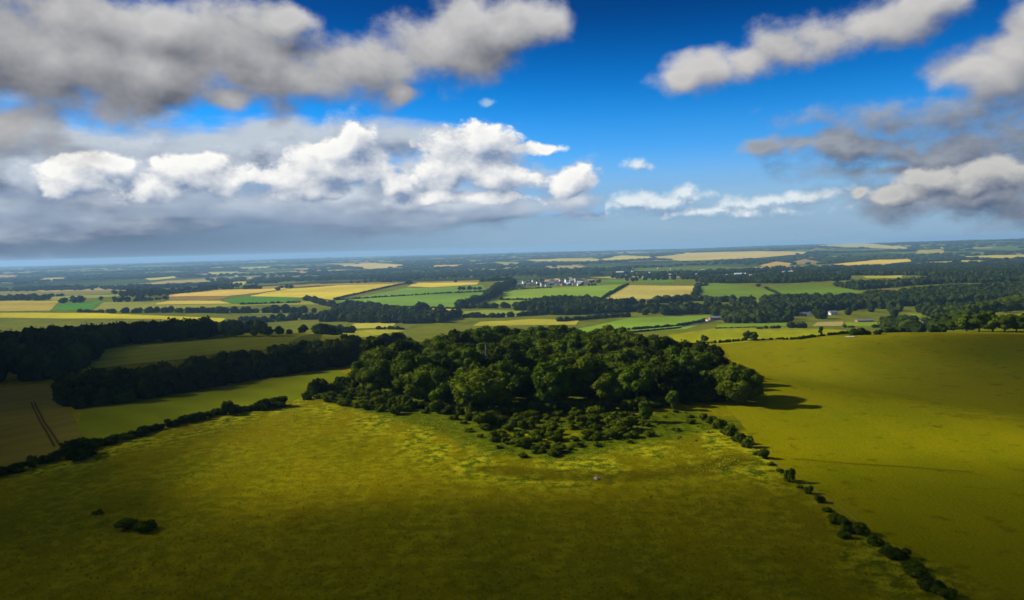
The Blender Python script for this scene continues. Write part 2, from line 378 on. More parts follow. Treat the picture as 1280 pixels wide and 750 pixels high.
GOLD = (.55, .44, .08); PEACH = (.56, .38, .17); TAN = (.40, .29, .14); BROWN = (.20, .15, .08); YEL = (.42, .38, .06)
GRN = (.14, .22, .045); BGRN = (.07, .20, .035); LGRN = (.20, .26, .05); OLV = (.20, .20, .06); DGRN = (.08, .12, .03)
FIELDS = [
 ('crop_field', [(-40,391),(120,391.5),(282,398),(278,403),(240,403),(200,399),(-40,397)], M_CROP, (.46,.40,.03), 'narrow bright yellow field above the dark plantation'),
 ('crop_field', [(-40,377),(75,376),(62,388.5),(-40,390)], M_CROP, (.38,.30,.09), 'tan field beside the small dark green field'),
 ('grass_field', [(62,388),(78,379.5),(128,377),(114,387.5)], M_LEY, BGRN, 'small dark green field beside the tan field'),
 ('grass_field', [(116,388),(130,378),(200,377.5),(172,390)], M_LEY, (.24,.25,.07), 'pale green field right of the small dark green field'),
 ('crop_field', [(211,368.8),(275,362.5),(362.5,360.5),(325,366),(285,370),(212.5,370.8)], M_CROP, (.62,.43,.16), 'pale peach stubble field above the brown strip'),
 ('crop_field', [(211,371.2),(285,370.6),(275,374.5),(250,375.5),(212.5,375.5)], M_CROP, (.26,.17,.09), 'brown ploughed strip under the pale peach field'),
 ('grass_field', [(277.5,375.5),(307.5,371),(380,373),(365,377),(307.5,380),(290,378.8)], M_LEY, (.07,.20,.03), 'rich green lens shaped field below the gold field'),
 ('crop_field', [(325,367.5),(365,361),(400,358.5),(420,357),(510,354),(417,375),(387,372.5),(312.5,370.5)], M_CROP, GOLD, 'large gold wheat field left of the pale green fields'),
 ('crop_field', [(189,380),(212.5,376),(275,376),(290,379.5),(275,380),(195,381)], M_CROP, (.52,.42,.14), 'pale straw strip below the brown strip'),
 ('grass_field', [(160,385),(195,381.8),(295,380.3),(375,377),(412,376),(412,381),(337,381),(250,385),(175,388.8)], M_LEY, (.27,.27,.06), 'long pale green strip above the valley tree row'),
 ('grass_field', [(318,389),(345,388),(340,393),(315,393)], M_LEY, LGRN, 'small pale green paddock inside the tree row'),
 ('grass_field', [(337,392.5),(400,392.5),(402,396),(350,396)], M_LEY, GRN, 'small green paddock below the tree clump'),
 ('crop_field', [(400,355.2),(600,350.5),(597,352.8),(523,352.9),(400,357.4)], M_CROP, (.30,.19,.10), 'long thin brown field above the gold field'),
 ('crop_field', [(509,358.3),(523,353.4),(598,353.3),(597,355.8),(540,359.4)], M_CROP, GOLD, 'small gold field above the pale green fields'),
 ('grass_field', [(440,373.5),(509,359.8),(540,360.4),(602,356.2),(612,363.8),(554,366.5)], M_LEY, (.15,.25,.06), 'upper one of two pale green fields left of the village'),
 ('grass_field', [(417,376),(440,374.3),(554,367.3),(612,365),(611,372.6),(572,385),(452,381.5)], M_LEY, (.15,.26,.055), 'lower one of two pale green fields left of the village'),
 ('crop_field', [(454,382.4),(572,386.2),(565,390),(516,392.7),(477,389.5)], M_CROP, (.56,.40,.16), 'peach stubble strip under the pale green fields'),
 ('grass_field', [(618,372.6),(625,363.8),(681,360.3),(730,358),(778,355.8),(751,374),(706,375)], M_LEY, (.19,.28,.045), 'broad green field just in front of the village'),
 ('grass_field', [(604,379.7),(625,375.8),(716,374.9),(746,375.8),(681,383),(625,382)], M_LEY, (.21,.28,.045), 'lower green strip in front of the village field'),
 ('crop_field', [(751.6,374),(785,356.8),(870,357.5),(861.6,372.6),(804,374)], M_CROP, (.43,.36,.15), 'square tan stubble field right of the village'),
 ('grass_field', [(744,379),(751.6,375),(815,374),(780,379)], M_LEY, (.22,.28,.05), 'green wedge under the square tan field'),
 ('grass_field', [(575,390),(611,387.7),(668,389),(700,391),(646,396),(568,396.5)], M_LEY, (.20,.24,.05), 'pale green meadow behind the wood'),
 ('grass_field', [(398,428),(405,416),(481,411.5),(508,413.3),(421,427)], M_LEY, (.30,.29,.04), 'yellow green field left behind the wood'),
 ('crop_field', [(431,411),(445,404),(495,402.8),(490,409.3)], M_CROP, (.42,.38,.10), 'straw coloured strip behind the wood'),
 ('crop_field', [(590,408),(600,402.5),(665,399),(725,400),(720,406)], M_CROP, (.38,.34,.06), 'yellow strip just behind the wood top'),
 ('grass_field', [(700,416),(787,397.5),(888,394.4),(882,403.5),(858,411.5),(730,420)], M_LEY, (.17,.27,.04), 'green meadow inside the bend of the lane'),
 ('grass_field', [(868.7,369),(875.7,355),(896.8,354),(956,360.3),(979,371.6),(953,378),(879,374.4)], M_LEY, (.14,.21,.03), 'big green hillside field right of the tan field'),
 ('grass_field', [(957,360),(985,357.2),(1023,356.8),(1095,367),(1072,377),(1005,373.7),(981,371.3)], M_LEY, (.12,.20,.025), 'darker green hillside field beside the big green one'),
 ('crop_field', [(1093,359.3),(1157,363),(1129,369),(1097,363.8)], M_CROP, (.17,.14,.05), 'brown patch among the dark woods'),
 ('grass_field', [(834,419),(896,410),(970,409.2),(1020,411),(1060,413),(1040,419),(900,431),(850,431)], M_LEY, (.24,.25,.018), 'bright yellow green meadow behind the hedge'),
 ('grass_field', [(896,405.6),(984,403.5),(1008,407.8),(896,409.4)], M_LEY, (.16,.24,.03), 'green strip above the bright meadow'),
 ('grass_field', [(1056,402.5),(1104,403),(1101,408),(1056,408)], M_LEY, (.17,.24,.03), 'small green paddock right of the farmyard'),
 ('grass_field', [(1153,404),(1195,403),(1192,410),(1160,409)], M_LEY, (.18,.26,.03), 'small green paddock between hedge trees'),
 ('grass_field', [(1132,392),(1155,392.7),(1150,397.5)], M_LEY, (.16,.22,.03), 'tiny green glade in the valley wood'),
 ('grass_field', [(1238,396),(1310,386),(1310,402),(1252,400)], M_LEY, (.17,.19,.02), 'sloping green field above the right hand trees'),
 ('farmyard', [(1016,407.8),(1021,402.8),(1055,402),(1052,407.8)], M_CROP, (.33,.27,.19), 'pale bare farmyard between paddocks'),
 ('crop_field', [(1041,330.4),(1090,325.5),(1139,323.4),(1139,327),(1100,330.4),(1055,332)], M_CROP, (.62,.44,.10), 'bright gold field on the far hillside'),
 ('crop_field', [(1130,331),(1164,327.4),(1192,326.4),(1188,329)], M_CROP, (.36,.34,.10), 'pale green strip right of the bright gold field'),
 ('crop_field', [(1192,325),(1248,326.6),(1252,329.4),(1202,327.5)], M_CROP, (.44,.37,.10), 'thin pale gold strip on the far right hillside'),
 ('crop_field', [(1144,312.9),(1180,311.8),(1180,317.4),(1146,317.4)], M_CROP, (.36,.33,.08), 'small square olive field on the far ridge'),
 ('crop_field', [(1202,321),(1245,318.8),(1300,320),(1300,323),(1245,324.5)], M_CROP, (.46,.38,.10), 'gold strip at the far right edge'),
 ('crop_field', [(830,321.6),(858,316.4),(946,314),(1020,315.3),(998,318),(935,323.4),(851,326.2),(830,324.5)], M_CROP, (.54,.41,.18), 'wide pale tan downland on the far slope'),
 ('crop_field', [(949,332),(970,327),(991,329.4),(984,334),(956,334)], M_CROP, (.48,.33,.15), 'small tan field under the far downland'),
 ('crop_field', [(988,328),(1005,323.4),(1034,329.4),(994,331)], M_CROP, (.26,.19,.11), 'brown field beside the far wooded hill'),
 ('crop_field', [(1079,345.5),(1128,344.5),(1127,348),(1083,348)], M_CROP, (.40,.36,.08), 'yellow clearing in the right hand woods'),
 ('crop_field', [(1164,344.5),(1202,345.5),(1201,349.8),(1167,348)], M_CROP, (.38,.35,.07), 'second yellow clearing in the right hand woods'),
 ('crop_field', [(1030,346),(1062,345),(1062,347.5),(1030,348)], M_CROP, (.36,.34,.10), 'thin pale clearing above the hillside fields'),
 ('crop_field', [(1020,306.5),(1076,303.5),(1136,309.8),(1132,312),(1055,309)], M_CROP, (.46,.40,.20), 'pale ridge field on the right skyline'),
 ('grass_field', [(751,350.5),(783,350.5),(783,353),(752,354)], M_LEY, (.10,.22,.04), 'small green field right of the village roofs'),
 ('grass_field', [(797,350.5),(843,350.5),(843,353),(797,353)], M_LEY, (.10,.22,.04), 'green strip behind the tan stubble field'),
 ('crop_field', [(419,331.5),(470,329),(505,331),(505,333.5),(463,336.4),(442,334)], M_CROP, (.56,.42,.20), 'pale far stubble field in the blue woods'),
 ('crop_field', [(540,332),(574,331),(574,334),(542,335)], M_CROP, (.62,.36,.15), 'small orange field far off in the blue woods'),
 ('crop_field', [(614,328),(646,328),(656,330),(625,332)], M_CROP, (.28,.30,.10), 'small greenish far field'),
 ('crop_field', [(655,325),(706,323),(748,323.6),(751,326.8),(674,327)], M_CROP, (.48,.40,.16), 'long straw field near the horizon'),
 ('crop_field', [(751,324.5),(776,319.6),(815,320.4),(815,323.6),(758,326)], M_CROP, (.50,.42,.14), 'gold field near the horizon'),
 ('crop_field', [(815,321.5),(850,318),(850,323.8),(822,324.4)], M_CROP, (.46,.36,.16), 'tan field near the horizon'),
 ('crop_field', [(181,348.3),(218,345.4),(221,347.4),(188,350.7)], M_CROP, (.46,.42,.14), 'pale field in the left hand blue woods'),
 ('crop_field', [(260,340.4),(299,339.6),(295,342),(262,343.2)], M_CROP, (.42,.40,.16), 'thin pale field far left of centre'),
 ('crop_field', [(297,334.5),(339,333.2),(337,335.4),(299,336.6)], M_CROP, (.40,.36,.18), 'faint pale field at the left horizon'),
 ('crop_field', [(275,354),(315,351.4),(312,354.5),(292,357)], M_CROP, (.48,.42,.12), 'small gold field above the long brown field'),
 ('crop_field', [(302,360),(356,356.8),(400,354.6),(400,356.8),(336,361.4)], M_CROP, (.30,.20,.11), 'brown field left of the long thin brown field'),
 ('crop_field', [(-40,364),(67,364.8),(168,362.4),(164,365.8),(67,370.6),(-40,368)], M_CROP, (.20,.18,.07), 'dull olive field under the left blue woods'),
 ('grass_field', [(50,372.3),(100,369.4),(164,367.3),(144,371),(67,375.7)], M_LEY, (.24,.27,.08), 'pale green strip on the left'),
 ('crop_field', [(37,350.7),(70,347.6),(90,347.6),(53,352)], M_CROP, (.40,.36,.18), 'pale strip in the far left haze'),
 ('crop_field', [(-40,343),(23,344.2),(20,347.8),(-40,347)], M_CROP, (.34,.24,.16), 'brownish far field at the left edge'),
]
for f in FIELDS: field(*f)

# nearer pastures on the hill
def px_poly(px): return hit([p[0] for p in px], [p[1] for p in px])[:, :2]
near_kw = dict(off=(.04, .0001), step=(.02, .04))
drape('pasture', np.vstack([px_poly([(905, 505), (960, 575), (1010, 613), (1060, 660)]), [(68, 100), (90, 30), (330, 30), (520, 300), (430, 395)],
      px_poly([(1278, 417), (1180, 417.6), (1080, 419), (985, 424), (905, 432), (930, 470)])]), M_PASTURE, (1, 1, 1), 'smooth olive pasture right of the bush line', **near_kw)
drape('grass_field', px_poly([(100, 448), (141, 434.5), (285, 423), (425, 415.5), (450, 419), (352, 435), (268, 442), (228, 449), (151, 456), (112, 463)]), M_LEY, (.24, .24, .03), 'sloping grass field between plantation and tree belt', **near_kw)
drape('grass_field', px_poly([(112, 560), (96, 535), (104, 512), (200, 492), (300, 476), (420, 458), (436, 476), (362, 503), (260, 520), (160, 547)]), M_LEY, (.125, .145, .008), 'strip of green grass between tree belt and hedge', **near_kw)
drape('crop_field', px_poly([(-60, 485), (70, 480.5), (72, 498), (106, 548), (74, 572), (-60, 604)]), M_LEY, (.15, .125, .03), 'dull brown wheat field at the left edge', **near_kw)

def strip(name, px, width, mat, label, color=(1, 1, 1), off=.09):
    p = hit([a for a, b in px], [b for a, b in px])[:, :2]
    q = []
    for a, b in zip(p[:-1], p[1:]):
        n = max(2, int(np.hypot(*(b - a)) / 4)); q += [a + (b - a) * t for t in np.linspace(0, 1, n, endpoint=False)]
    q = np.array(q + [p[-1]]); t = np.gradient(q, axis=0); t /= np.linalg.norm(t, axis=1)[:, None]
    nrm = np.stack([-t[:, 1], t[:, 0]], 1)
    a = q + nrm * width / 2; b = q - nrm * width / 2
    r = np.hypot(q[:, 0], q[:, 1])
    V = np.vstack([np.column_stack([a, tz(a[:, 0], a[:, 1]) + off + .0003 * r]), np.column_stack([b, tz(b[:, 0], b[:, 1]) + off + .0003 * r])])
    n = len(q); i = np.arange(n - 1)
    F = np.stack([i, i + n, i + n + 1, i + 1], 1)
    o = link(name, mk_mesh(name, V, F, mat, True)); o.color = (*color, 1)
    tag(o, label, kind='structure'); return o

strip('road', [(745, 417), (800, 413.5), (850, 409), (876, 404.5), (896, 399), (920, 398)], 7, M_ROAD, 'grey lane bending through the green meadows')
strip('tyre_track', [(39, 503), (50, 528), (68, 559)], .6, M_RUT, 'left wheel mark through the wheat', off=.12)
strip('tyre_track', [(43, 502.5), (55, 528), (75, 558)], .6, M_RUT, 'right wheel mark through the wheat', off=.12)
strip('path', [(936, 558), (968, 578), (1000, 600), (1050, 635), (1085, 663)], .32, M_EARTH, 'thin worn path beside the bush line', off=.1)
strip('tyre_track', [(992, 574), (1060, 580), (1130, 584), (1215, 591)], .6, M_FAINT, 'faint line running across the right hand pasture', off=.09)
strip('chalk_patch', [(1057, 421.2), (1062, 421.5), (1068, 421.2)], 2.4, M_CHALK, 'white chalk scrape at the field corner', off=.15)

# ------------------------------------------------------------------ foliage prototypes
def leaf_quads(C, Nn, size, rng):
    n = len(C)
    nn = Nn + rng.normal(0, .45, (n, 3)); nn /= np.linalg.norm(nn, axis=1)[:, None]
    a = np.cross(nn, rng.normal(0, 1, (n, 3))); a /= np.linalg.norm(a, axis=1)[:, None]
    b = np.cross(nn, a)
    s = (size * rng.uniform(.6, 1.35, n))[:, None]; t = s * rng.uniform(.55, 1.0, n)[:, None]
    bend = nn * s * .25
    V = np.stack([C - a * s - bend, C - b * t, C + a * s - bend, C + b * t], 1).reshape(-1, 3)
    F = np.arange(4 * n).reshape(-1, 4)
    return V, F

def crown_arrays(rng, h, rad, nlobes, nleaf, size, base=.25, flat=1.0, cone=0.0, core=.86, lobe=(.30, .46)):
    """lumpy crown from lobes: leaf sprays on each lobe plus an inner leafy core"""
    zc = h * (base + 1) / 2; hz = h * (1 - base) / 2
    lob = []
    k = 0
    while len(lob) < nlobes and k < 4000:
        k += 1
        d = rng.normal(0, 1, 3); d /= np.linalg.norm(d)
        rr = rng.uniform(.35, .78)
        p = d * rr
        w = 1 - cone * (p[2] * .5 + .5)
        c = np.array([p[0] * rad * w, p[1] * rad * w, zc + p[2] * hz * flat])
        lr = rad * rng.uniform(*lobe) * (1 - .45 * cone * (p[2] * .5 + .5))
        if c[2] + lr * .9 > h: c[2] = h - lr * .9
        lob.append((c, lr))
    tot = sum(l ** 2 for _, l in lob)
    Cs, Ns = [], []
    for c, lr in lob:
        n = int(nleaf * lr * lr / tot)
        d = rng.normal(0, 1, (n, 3)); d /= np.linalg.norm(d, axis=1)[:, None]
        p = c + d * lr * rng.uniform(.82, 1.1, n)[:, None] * np.array([1, 1, .88])
        keep = np.ones(n, bool)
        for c2, l2 in lob:
            if c2 is c: continue
            keep &= (np.linalg.norm((p - c2) / np.array([1, 1, .88]), axis=1) > l2 * .8)
        keep &= p[:, 2] > h * base * .55
        Cs.append(p[keep]); Ns.append(d[keep])
    C = np.vstack(Cs); D = np.vstack(Ns)
    D = D + np.array([0, 0, .25]); D /= np.linalg.norm(D, axis=1)[:, None]
    V, F = leaf_quads(C, D, size, rng)
    cv, cf = [], []
    off = 0
    for c, lr in lob:
        v = ICO2[0] * (1 + rng.normal(0, .07, (len(ICO2[0]), 1))) * lr * core * np.array([1, 1, .88]) + c
        cv.append(v); cf.append(ICO2[1] + off); off += len(v)
    return V, F, np.vstack(cv), np.vstack(cf)

def join_tri_quad(name, V, F, cv, cf, mat):
    """leaf quads and core triangles in one mesh (quads split to triangles)"""
    F3 = np.vstack([F[:, [0, 1, 2]], F[:, [0, 2, 3]], cf + len(V)])
    return mk_mesh(name, np.vstack([V, cv]), F3, mat)

def tube(V, F, a, b, ra, rb, n=7):
    a = np.asarray(a, float); b = np.asarray(b, float); d = b - a; d /= np.linalg.norm(d)
    u = np.cross(d, [0, 0, 1.0]) if abs(d[2]) < .9 else np.cross(d, [1.0, 0, 0]); u /= np.linalg.norm(u); w = np.cross(d, u)
    o = len(V)
    for c, r in ((a, ra), (b, rb)):
        for k in range(n):
            t = 2 * math.pi * k / n; V.append(c + (u * math.cos(t) + w * math.sin(t)) * r)
    for k in range(n): F.append((o + k, o + (k + 1) % n, o + n + (k + 1) % n, o + n + k))

def trunk_mesh(rng, h, rad, mat=M_BARK):
    V, F = [], []
    top = np.array([rng.normal(0, .3), rng.normal(0, .3), h * .55])
    tube(V, F, (0, 0, -.6), (0, 0, .4), h * .042, h * .030)
    tube(V, F, (0, 0, .4), top, h * .030, h * .016)
    for k in range(6):
        t = rng.uniform(.4, 1); s = top * t; a = rng.uniform(0, 6.28)
        e = s + np.array([math.cos(a) * rad * .6, math.sin(a) * rad * .6, h * rng.uniform(.15, .3)])
        tube(V, F, s, e, h * .013, h * .005, 5)
    return mk_mesh('trunk', np.array(V), np.array(F), mat, True)

class Kind: pass
def make_kind(seed, h, rad, mat, nlobes=16, nleaf=2600, size=.42, **kw):
    rng = np.random.default_rng(seed)
    k = Kind(); k.h = h; k.rad = rad
    V, F, cv, cf = crown_arrays(rng, h, rad, nlobes, nleaf, size, **kw)
    k.crown = join_tri_quad('crown', V, F, cv, cf, mat)
    k.trunk = trunk_mesh(rng, h, rad)
    k.proto = None
    return k

KINDS = {
 'oak': [make_kind(21, 13, 6.2, M_LEAF_A, 22, 3800, .40, base=.02), make_kind(22, 12, 6.8, M_LEAF_A, 24, 4000, .40, base=.02), make_kind(23, 13.5, 5.6, M_LEAF_A, 20, 3400, .40, base=.02)],
 'ash': [make_kind(31, 14.5, 5.2, M_LEAF_B, 22, 3400, .38, base=.02, lobe=(.30, .44)), make_kind(32, 13, 5.0, M_LEAF_B, 18, 3000, .38, base=.02), make_kind(33, 12, 4.6, M_LEAF_B, 18, 2800, .38, base=.02, cone=.25)],
 'beech': [make_kind(41, 14, 6.0, M_LEAF_D, 20, 3400, .42, base=.02), make_kind(42, 13, 5.4, M_LEAF_D, 18, 3000, .42, base=.02), make_kind(43, 15, 5.6, M_LEAF_D, 20, 3200, .42, base=.02)],
 'conifer': [make_kind(51, 16, 4.6, M_LEAF_D, 20, 1800, .5, base=.02, cone=.55), make_kind(52, 15, 5.0, M_LEAF_D, 20, 1800, .5, base=.02, cone=.4)],
 'thorn': [make_kind(61, 6, 2.4, M_LEAF_B, 12, 1400, .24, base=.06, cone=.35), make_kind(62, 6, 2.7, M_LEAF_A, 12, 1400, .24, base=.08)],
}
NAMES = {'oak': 'broadleaf_tree', 'ash': 'broadleaf_tree', 'beech': 'broadleaf_tree', 'conifer': 'plantation_tree', 'thorn': 'small_tree'}
TREES = []
def tree(kind, x, y, scale=1.0, wide=1.0, label='', group=None, cat='tree', variant=None, name=None):
    ks = KINDS[kind]; k = ks[variant if variant is not None else random.randrange(len(ks))]
    nm = name or NAMES[kind]
    root = empty(nm, (x, y, float(tz(x, y))), random.uniform(0, 6.28), (scale * wide, scale * wide, scale))
    if k.proto is None:
        t = link('trunk', k.trunk, root); c = link('crown', k.crown, root); k.proto = (t, c)
    else:
        for s in k.proto:
            d = s.copy(); COL.objects.link(d); d.parent = root
    tag(root, label, cat, group)
    TREES.append(root); return root

# bushes: one mesh each
BUSH = []
for i in range(5):
    rng = np.random.default_rng(70 + i)
    V, F, cv, cf = crown_arrays(rng, 2.4, 1.7, 12, 900, .17, base=-.10, flat=.9, lobe=(.36, .55))
    BUSH.append(join_tri_quad('bush', V, F, cv, cf, M_LEAF_S))
BUSH_D = []
for i in range(3):
    rng = np.random.default_rng(80 + i)
    V, F, cv, cf = crown_arrays(rng, 2.6, 1.8, 12, 900, .18, base=-.10, flat=.9, lobe=(.36, .55))
    BUSH_D.append(join_tri_quad('bush', V, F, cv, cf, M_LEAF_D))
def bush(x, y, w, h, label, group=None, dark=False, name='bush', cat='bush'):
    me = random.choice(BUSH_D if dark else BUSH)
    o = link(name, me, None, (x, y, float(tz(x, y)) - .15))
    o.rotation_euler.z = random.uniform(0, 6.28); o.scale = (w / 3.4, w / 3.4, h / 2.4)
    tag(o, label, cat, group); return o

def inside(poly, x, y):
    poly = np.asarray(poly); n = len(poly); x = np.asarray(x); y = np.asarray(y)
    c = np.zeros(x.shape, bool); j = n - 1
    for i in range(n):
        xi, yi = poly[i]; xj, yj = poly[j]
        c ^= ((yi > y) != (yj > y)) & (x < (xj - xi) * (y - yi) / (yj - yi + 1e-12) + xi)
        j = i
    return c

def poisson(poly, dist, rng, tries=9000):
    poly = np.asarray(poly); lo = poly.min(0); hi = poly.max(0); pts = []
    for _ in range(tries):
        p = rng.uniform(lo, hi)
        if not inside(poly, p[0:1], p[1:2])[0]: continue
        if all((p[0] - q[0]) ** 2 + (p[1] - q[1]) ** 2 > dist * dist for q in pts): pts.append(p)
    return np.array(pts)

# ------------------------------------------------------------------ the central wood
def top_xy(px, py, z):
    d = px_dir([px], [py])[0]; t = (z - CAM_Z) / d[2]; return d[:2] * t
front = px_poly([(428, 478), (462, 490), (505, 505), (560, 513), (640, 514), (720, 511), (800, 507), (850, 500), (890, 497), (926, 490)])
back = np.array([top_xy(a, b, 12.5) for a, b in [(927, 455), (900, 438), (864, 427), (800, 415), (760, 408), (700, 405), (620, 405), (560, 412), (500, 424), (440, 441)]])
WOOD = np.vstack([front, back])
rng = np.random.default_rng(5)
big = [H(605, 513)[:2], H(690, 512)[:2]]
wp = [p for p in poisson(WOOD, 8.3, rng) if min(np.hypot(*(p - b)) for b in big) > 9.5]
tree('oak', big[0][0], big[0][1], 1.12, 1.35, 'broad round topped dark oak bulging from front of the wood', 'trees of the hilltop wood', variant=1)
tree('ash', big[1][0], big[1][1], 1.05, 1.25, 'tall greener tree right of the broad round oak on the wood front', 'trees of the hilltop wood', variant=0)
fr_c = front
def dist_poly(p, line):
    return min(np.linalg.norm(p - (a + (b - a) * np.clip(np.dot(p - a, b - a) / np.dot(b - a, b - a), 0, 1))) for a, b in zip(line[:-1], line[1:]))
GW = 'trees of the hilltop wood'
for p in wp:
    u = rng.random(); k = 'oak' if u < .45 else ('ash' if u < .8 else 'beech')
    dk = {'oak': 'olive', 'ash': 'fresh green', 'beech': 'dark green'}[k]
    df = dist_poly(p, front); db = dist_poly(p, back)
    where = ('at the front edge of the hilltop wood' if df < 7 else 'on the back ridge of the hilltop wood' if db < 9 else 'deep inside the hilltop wood')
    side = 'left' if p[0] < -25 else ('right' if p[0] > 35 else 'middle')
    sc = rng.uniform(.85, 1.18) * (.82 if df < 7 else 1)
    tree(k, p[0], p[1], sc, rng.uniform(1.0, 1.25), f'{dk} broadleaf crown {where}, {side} part', GW)
def ordinal(n):
    w = ['leftmost', 'second', 'third', 'fourth', 'fifth', 'sixth', 'seventh', 'eighth', 'ninth', 'tenth', 'eleventh', 'twelfth']
    return w[n] + ('' if n == 0 else ' from left') if n < 12 else f"{n + 1}{ {1: 'st', 2: 'nd', 3: 'rd'}.get((n + 1) % 10, 'th') if (n + 1) % 100 not in (11, 12, 13) else 'th'} from left"
def order(objs, text):
    objs = sorted(objs, key=lambda o: to_px([o.location[:]])[0][0])
    for n, o in enumerate(objs): o['label'] = text.format(ord=ordinal(n), old=o['label'])
order([t for t in TREES if 'front edge' in t['label']], '{ord} of the broadleaf trees along the front edge of the hilltop wood')
order([t for t in TREES if 'back ridge' in t['label']], '{ord} of the broadleaf trees along the back ridge of the hilltop wood')
print('wood trees', len(TREES))

# tree belt on the left, running behind the wood
belt = px_poly([(78, 505), (90, 512), (150, 505), (230, 491), (300, 478), (425, 459), (470, 446)])
belt_b = [belt[-1] + np.array([10, 45]), belt[-2] + np.array([-6, 26]), belt[-3] + np.array([-10, 24]), belt[-4] + np.array([-12, 24]), belt[-5] + np.array([-14, 24]), belt[0] + np.array([-6, 18])]
for p in poisson(np.vstack([belt, belt_b]), 7.6, rng):
    tree('beech', p[0], p[1], rng.uniform(.75, .98), rng.uniform(1, 1.2), 'dark tree in the belt crossing left of the hilltop wood', 'trees of the dark belt')
print('belt', len(TREES))
nb = len(TREES)
plant = np.vstack([px_poly([(-30, 482), (60, 476), (105, 462), (145, 432), (262, 423)]), px_poly([(266, 416)]) , [(-230, 730), (-520, 690), (-480, 430)]])
pl_ = poisson(plant, 15.5, rng)
pl_ = pl_[np.argsort(np.hypot(pl_[:, 0], pl_[:, 1]))][:78]      # the nearest stand singly, the rest of the wood is one mass
for p in pl_:
    tree('conifer', p[0], p[1], rng.uniform(.75, .92), rng.uniform(1.4, 1.7), 'dark plantation tree packed in the wood on the left', 'trees of the left plantation')
print('plantation', len(TREES) - nb)

# lone and hedge trees
def px_tree(kind, px, py, hpx, label, wide=1.0, group=None, variant=None):
    p = H(px, py); dep = np.dot(p - np.array([0, 0, CAM_Z]), F_)
    h = hpx * dep / FPX
    ks = KINDS[kind]; v = variant if variant is not None else random.randrange(len(ks))
    return tree(kind, p[0], p[1], h / ks[v].h, wide, label, group, variant=v)
px_tree('thorn', 842, 512, 26, 'small upright tree alone in front of the wood by the bush line', 1.0, variant=0)
px_tree('thorn', 807, 527, 28, 'small pale leaved tree standing in scrub before the wood', 1.0, variant=0)
px_tree('oak', 881, 428, 11, 'round tree at left end of the hedge beyond the wood', 1.1)
px_tree('oak', 934, 426, 15, 'dark tree of a pair on the pasture hedge, the larger', 1.0)
px_tree('oak', 942, 426, 12, 'dark tree of a pair on the pasture hedge, the smaller', 1.1)
px_tree('ash', 1026, 419, 12, 'narrow tree rising from the pasture hedge', .8)
GR = 'trees along the right skyline of the pasture'
for px, py, h in [(1112,414,14),(1126,413,18),(1142,414,14),(1158,414,12),(1176,414,15),(1192,414,16),(1208,415,24),(1224,415,27),(1241,415,28),(1256,415,26),(1270,415,24),(1284,415,25),(1214,400,22),(1228,398,22),(1243,394,22),(1258,391,21),(1272,388,21),(1286,387,22),(1178,398,17),(1160,396,16),(1193,398,18)]:
    px_tree('oak' if random.random() < .6 else 'ash', px, py, h, 'tree in the row behind the right end of the pasture', 1.25, GR)
GL = 'hedge trees beyond the left grass field'
for px, py, h in [(283,420,10),(294,421,14),(302,420,9),(318,420,9),(329,419,11),(335,420,13),(349,419,12),(362,418,7),(379,417,12),(395,416,7),(408,416,12),(425,414,9),(440,414,7)]:
    px_tree('oak', px, py, h, 'dark hedge tree beyond the left grass field', 1.2, GL)

order([t for t in TREES if t.get('group') == GL], '{ord} of the round hedge trees beyond the left grass field')
_gr = [t for t in TREES if t.get('group') == GR]
order(_gr[:12], '{ord} tree of the front row behind the right end of pasture')
order(_gr[12:], '{ord} tree of the back row on the right hand slope')

# dead tree in the wood
p = H(640, 514); d = np.array([-10., 282.])
V, F = [], []
tube(V, F, (0, 0, 0), (.2, 0, 14.4), .26, .12); tube(V, F, (.15, 0, 11.8), (.9, .1, 13.4), .1, .04); tube(V, F, (.1, 0, 11), (-.7, .2, 12.4), .1, .04)
o = link('dead_tree', mk_mesh('dead_tree', np.array(V), np.array(F), M_DEAD, True), None, (d[0], d[1], float(tz(*d)))); tag(o, 'bare pale dead trunk standing up among the wood crowns', 'dead tree')

# ------------------------------------------------------------------ scrub and bush line
def px_bush(px, py, wpx, hpx, label, group=None, dark=False, **kw):
    p = H(px, py); dep = np.dot(p - np.array([0, 0, CAM_Z]), F_)
    return bush(p[0], p[1], wpx * dep / FPX, hpx * dep / FPX, label, group, dark, **kw)
for i, (px, py, w, h, lb) in enumerate([
    (880, 525, 10, 9, 'first small round bush of the bush line, nearest the wood'), (890, 530, 13, 11, 'second bush of the bush line from the wood'),
    (899, 536, 15, 13, 'third bush of the bush line from the wood'), (911, 544, 17, 14, 'low wide bush midway in the bush line'),
    (925, 554, 14, 15, 'tall bush left of its twin in the bush line'), (936, 559, 13, 13, 'round bush right of its twin in the bush line'),
    (954, 573, 14, 12, 'bush alone where the worn path begins'), (988, 602, 13, 18, 'upright bush alone beside the path'),
    (1011, 617, 10, 10, 'small bush beside the path past the upright one'), (1024, 628, 12, 10, 'small low bush lowest beside the path')]):
    px_bush(px, py, w * 1.15, h * 1.1, lb, 'bushes along the path')
for px, py, w, h in [(884, 528, 9, 6), (895, 535, 10, 7), (905, 541, 10, 7), (918, 551, 11, 7), (931, 559, 10, 6), (945, 568, 10, 6), (963, 581, 10, 5), (975, 590, 11, 5), (1000, 610, 10, 5), (1036, 640, 14, 7), (1042, 648, 18, 9), (1110, 690, 26, 9), (1140, 712, 30, 11), (1150, 722, 30, 12), (1180, 745, 34, 14)]:
    px_bush(px, py, w, h, 'low scrubby growth bush between larger ones of the bush line', 'bushes along the path')
for px, py, w, h in [(1048, 655, 22, 14), (1062, 664, 26, 20), (1076, 668, 22, 16), (1055, 672, 18, 9), (1095, 680, 22, 12)]:
    px_bush(px, py, w, h, 'bush in the tangled clump at the lower end of the path', 'bushes along the path')
